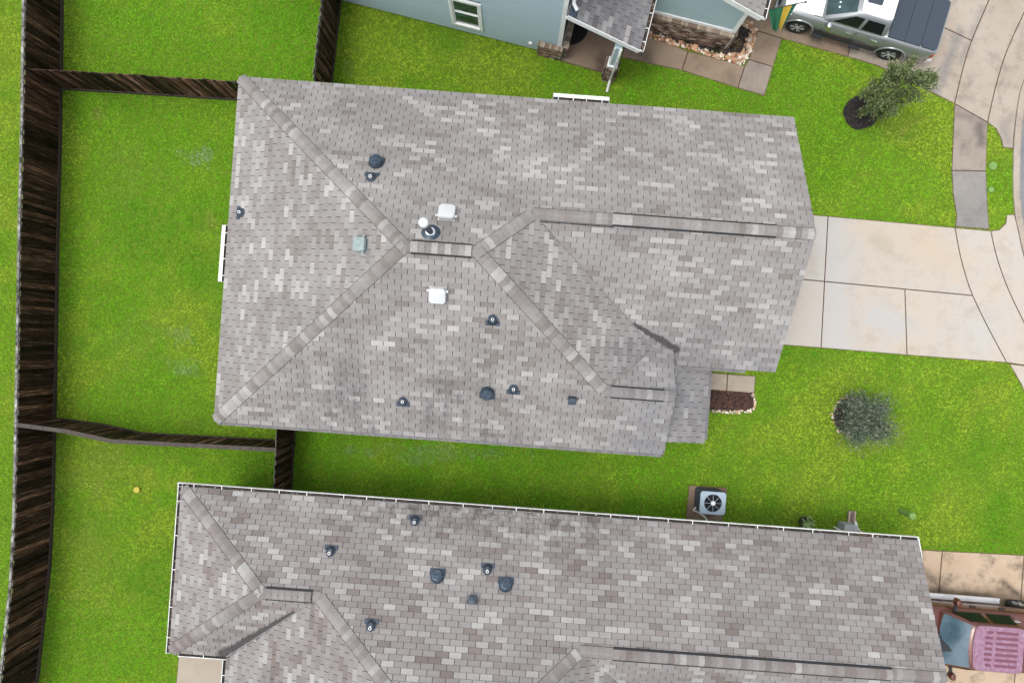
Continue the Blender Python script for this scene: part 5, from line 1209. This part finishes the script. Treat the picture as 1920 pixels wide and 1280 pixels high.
for s in (1, -1):
    pu_ = .010*s
    grid_patch('side_window', lambda u, v, s=s: cab_side2(s, lerp_pt(lerp_pt(1.34, .40, u), lerp_pt(.98, .40, u), v), .04+.82*v), 'glass_dark', Rv, push=pu_)
    grid_patch('side_window', lambda u, v, s=s: cab_side2(s, lerp_pt(lerp_pt(.24, -.55, u), lerp_pt(.24, -.50, u), v), .04+.82*v), 'glass_dark', Rv, push=pu_)
    m = MB(); m.bar((1.95, s*1.06, .46), (-.85, s*1.06, .46), .17, .07); m.build('running_board', 'board_silver', Rv)
    for xd in (1.32, .32, -.72): m = MB(); m.bar((xd, s*1.0, .6), (xd, s*.985, 1.2), .012, .012, up=Vector((1, 0, 0))); m.build('door_gap', 'plastic_black', Rv)
    for xh in (.46, -.50): m = MB(); m.bar((xh+.1, s*1.015, 1.08), (xh-.1, s*1.015, 1.08), .04, .04); m.build('door_handle', 'plastic_black', Rv)
    mr = thing_part('door_mirror', Rv)
    m = MB(); m.lathe((1.16, s*1.20, 1.36), [(.03, -.13), (.11, -.10), (.125, .02), (.10, .12), (.04, .14)], 12, ax=(Vector((.8, 0, 0)), Vector((0, 1.1, 0)), Vector((0, 0, 1)))); m.build('shell', 'paint_red', mr, smooth=True)
    m = MB(); m.bar((1.22, s*.88, 1.34), (1.18, s*1.14, 1.36), .08, .06); m.build('arm', 'plastic_black', mr)
    for xw in (2.35, -1.62): wheel(Rv, xw, s*.87, .42, .28, s)
    m = MB(); m.box((-.62, s*.815, 1.52), (.2, .02, .25)); m.build('quarter_glass', 'lamp_clear', Rv)
def front2(u, v):
    y = (u-.5)*2; z = lerp_pt(1.355, 1.87, v); t = (z-1.34)/.54; hw = lerp_pt(.90, .745, t)*.90; x = lerp_pt(1.55, 1.22, (z-1.34)/.30) if z < 1.64 else lerp_pt(1.22, .93, (z-1.64)/.24)
    return Vector((x + lerp_pt(.14, .10, t)*(1-(y*.9)**2), y*hw, z))
grid_patch('windscreen', front2, 'glass_windscreen_blue', Rv, 8, 5, push=.012)
m = MB(); pts = [front2(.5+dy, dv) + Vector((.014, 0, .016)) for dy, dv in ((-.02, .05), (.26, .14), (.20, .48), (.10, .36))]; m.face(pts); m.build('sunshade', 'plastic_black', Rv)
for s in (-.35, .25): m = MB(); m.bar(front2(.5+s*.4, .02)+Vector((.03, 0, .02)), front2(.5+s*.4+.22, .16)+Vector((.02, 0, .02)), .02, .015); m.build('wiper', 'plastic_black', Rv)
m = MB(); m.box((-1.72, 0, 1.20), (1.75, 1.62, .04)); m.build('bed_floor', 'plastic_black', Rv)
m = MB(); m.box((3.22, 0, .62), (.16, 1.9, .22)); m.build('front_bumper', 'chrome', Rv)

# ================================================================== FLAG
F_ = thing('flag', 'green and yellow flag hanging on a black pole by the garage corner', 'flag', W0, *wx(1462, 30)); 
pa, pbp = at(1432, 20, 2.35), at(1511, 4, 2.75)
m = MB(); m.tube([pa, pbp], .016, 8); m.build('pole', 'plastic_black', F_)
m = MB(); m.lathe(pbp, [(.03, -.03), (.035, 0), (.01, .03)], 10); m.build('finial', 'plastic_black', F_)
d0, d1 = at(1441, 19, 2.38), at(1496, 6, 2.68); e0, e1_ = at(1449, 60, 1.35), at(1468, 52, 1.45)
def cloth(s0, s1, mat, name):
    m = MB(); nu, nv = 8, 10; b = 0
    G = []
    for i in range(nu+1):
        for j in range(nv+1):
            u = s0+(s1-s0)*i/nu; v = j/nv; p = d0.lerp(d1, u).lerp(e0.lerp(e1_, u), v); ph = u*14; p = p + Vector((.25, .97, 0))*(.05*math.sin(ph)*(.3+v)); G.append(p)
    m.v = [tuple(p) for p in G]
    for i in range(nu):
        for j in range(nv): a = i*(nv+1)+j; m.f.append([a, a+nv+1, a+nv+2, a+1]); m.t.append(.5); m.mi.append(0)
    m.build(name, mat, F_, smooth=True)
cloth(0, .52, 'flag_green', 'cloth'); cloth(.52, .82, 'flag_yellow', 'stripe'); cloth(.82, 1.0, 'flag_green', 'cloth')

# ================================================================== GRASS (uncountable: one mass)
def frame_poly(fr, pts): return [(fr.to(u, v).x, fr.to(u, v).y) for u, v in pts]
under = [frame_poly(F0, [(wu0, wus), (wuf, wus), (wuf, wvg), (wug, wvg), (wug, wun), (wu0, wun)]), frame_poly(F0, [(U2+.5, V2N-.5), (U2G-.45, V2N-.5), (U2G-.45, -30), (U2+.5, -30)]), frame_poly(F1, [(-11, VB), (UB, VB), (UB, 9.8), (5.0, 11.6), (5, 30), (-11, 30)])]
XR, YR = 18.2, 12.4; DENS = 330
n = int(2*XR*2*YR*DENS); gx = NR.uniform(-XR, XR, n); gy = NR.uniform(-YR, YR, n); keep = np.ones(n, bool)
wob = 0.045
jx = gx + (vnoise(gx, gy, .12, 21)-.5)*wob*2; jy = gy + (vnoise(gx, gy, .12, 22)-.5)*wob*2
for p in HARD + under:
    a = np.array(p); bb = (gx > a[:, 0].min()-.1) & (gx < a[:, 0].max()+.1) & (gy > a[:, 1].min()-.1) & (gy < a[:, 1].max()+.1)
    idx = np.where(bb & keep)[0]; keep[idx[in_poly(jx[idx], jy[idx], p)]] = False
gx, gy = gx[keep], gy[keep]; n = len(gx)
big = vnoise(gx, gy, 2.6, 1)*.65 + vnoise(gx, gy, 1.1, 2)*.35; med = vnoise(gx, gy, .45, 3); fin = vnoise(gx, gy, .14, 4)
yel = np.clip((big-.42)*3.4 + (med-.5)*.9 + (fin-.5)*.35, 0, 1); dark = np.clip((vnoise(gx, gy, 2.1, 6)-.5)*2.4 + (vnoise(gx, gy, .6, 7)-.5)*1.0, 0, 1)
# front lawn and far-left verge are yellower, shade in the side yard between the houses painted as deeper green
yel = np.clip(yel + .45*((gx > 6.5) & (gy < -.5) & (gy > -7)) + .22*((gx > 9) & (gy > 3.5)) + .22*(gx < -16) - .30*((gx > -7.5) & (gx < 6.0) & (gy < -3.0) & (gy > -8)) + .12*(gx < -9), 0, 1)
cg, cy, cd = np.array([.180, .46, .018]), np.array([.38, .52, .045]), np.array([.115, .35, .014])
col = cg + (cy-cg)*yel[:, None]; col = col + (cd-col)*(dark*.85)[:, None]
def patch(px, py, rx, ry, c, amt):
    global col
    w_ = at(px, py); f = np.clip(1.25 - np.hypot((gx-w_.x)/(rx*.0184), (gy-w_.y)/(ry*.0184)) + (vnoise(gx, gy, .35, 9)-.5)*1.4 + (fin-.5)*1.2, 0, 1)*amt
    col = col + (np.array(c)-col)*f[:, None]
for a in ((375, 295, 32, 17, (.36, .48, .30), .9), (345, 632, 22, 18, (.34, .46, .24), .6), (345, 688, 26, 18, (.34, .46, .25), .6), (180, 215, 14, 12, (.42, .40, .12), .7), (395, 415, 16, 18, (.40, .40, .10), .5), (830, 850, 130, 14, (.28, .42, .20), .6), (690, 845, 60, 10, (.28, .42, .20), .5), (370, 790, 60, 12, (.22, .24, .06), .35), (190, 870, 80, 60, (.40, .45, .09), .5), (165, 1060, 50, 120, (.40, .44, .09), .5), (275, 640, 60, 40, (.30, .33, .10), .35), (250, 330, 60, 50, (.26, .31, .08), .4), (1570, 690, 90, 40, (.42, .50, .06), .4), (1440, 980, 60, 14, (.2, .24, .09), .3), (1680, 235, 50, 30, (.26, .24, .08), .5), (1640, 830, 70, 18, (.26, .22, .09), .5), (655, 130, 8, 18, (.22, .30, .15), .4)): patch(*a)
NBL = 5
ang = NR.uniform(0, 6.283, (n, NBL)); ht = NR.uniform(.018, .042, (n, NBL)); lean = NR.uniform(.6, 1.9, (n, NBL)); wdt = NR.uniform(.0055, .011, (n, NBL))
bx = gx[:, None] + NR.normal(0, .022, (n, NBL)); by = gy[:, None] + NR.normal(0, .022, (n, NBL)); dx, dy = np.cos(ang), np.sin(ang)
V = np.zeros((n, NBL, 3, 3), np.float32)
V[:, :, 0, 0] = bx - dy*wdt; V[:, :, 0, 1] = by + dx*wdt; V[:, :, 1, 0] = bx + dy*wdt; V[:, :, 1, 1] = by - dx*wdt
V[:, :, 2, 0] = bx + dx*ht*lean; V[:, :, 2, 1] = by + dy*ht*lean; V[:, :, 2, 2] = ht; V[:, :, :2, 2] = .0
cb = NR.uniform(.62, 1.38, (n, 1, 1)); br = NR.uniform(.75, 1.25, (n, NBL, 1))*cb; cols = col[:, None, :]*br; dry = NR.random((n, NBL, 1)) < .05; cols = np.where(dry, np.array([.40, .33, .12])*br, cols)
go = bpy.data.objects.new('grass', colour_mesh('grass', V.reshape(-1, 3, 3), None, cols.reshape(-1, 3), 'grass_blade', 3)); C.objects.link(go); tag(go, 'short bright green lawn grass round the houses', 'grass', kind='stuff')
print('grass clumps', n, 'objects', len(bpy.data.objects))
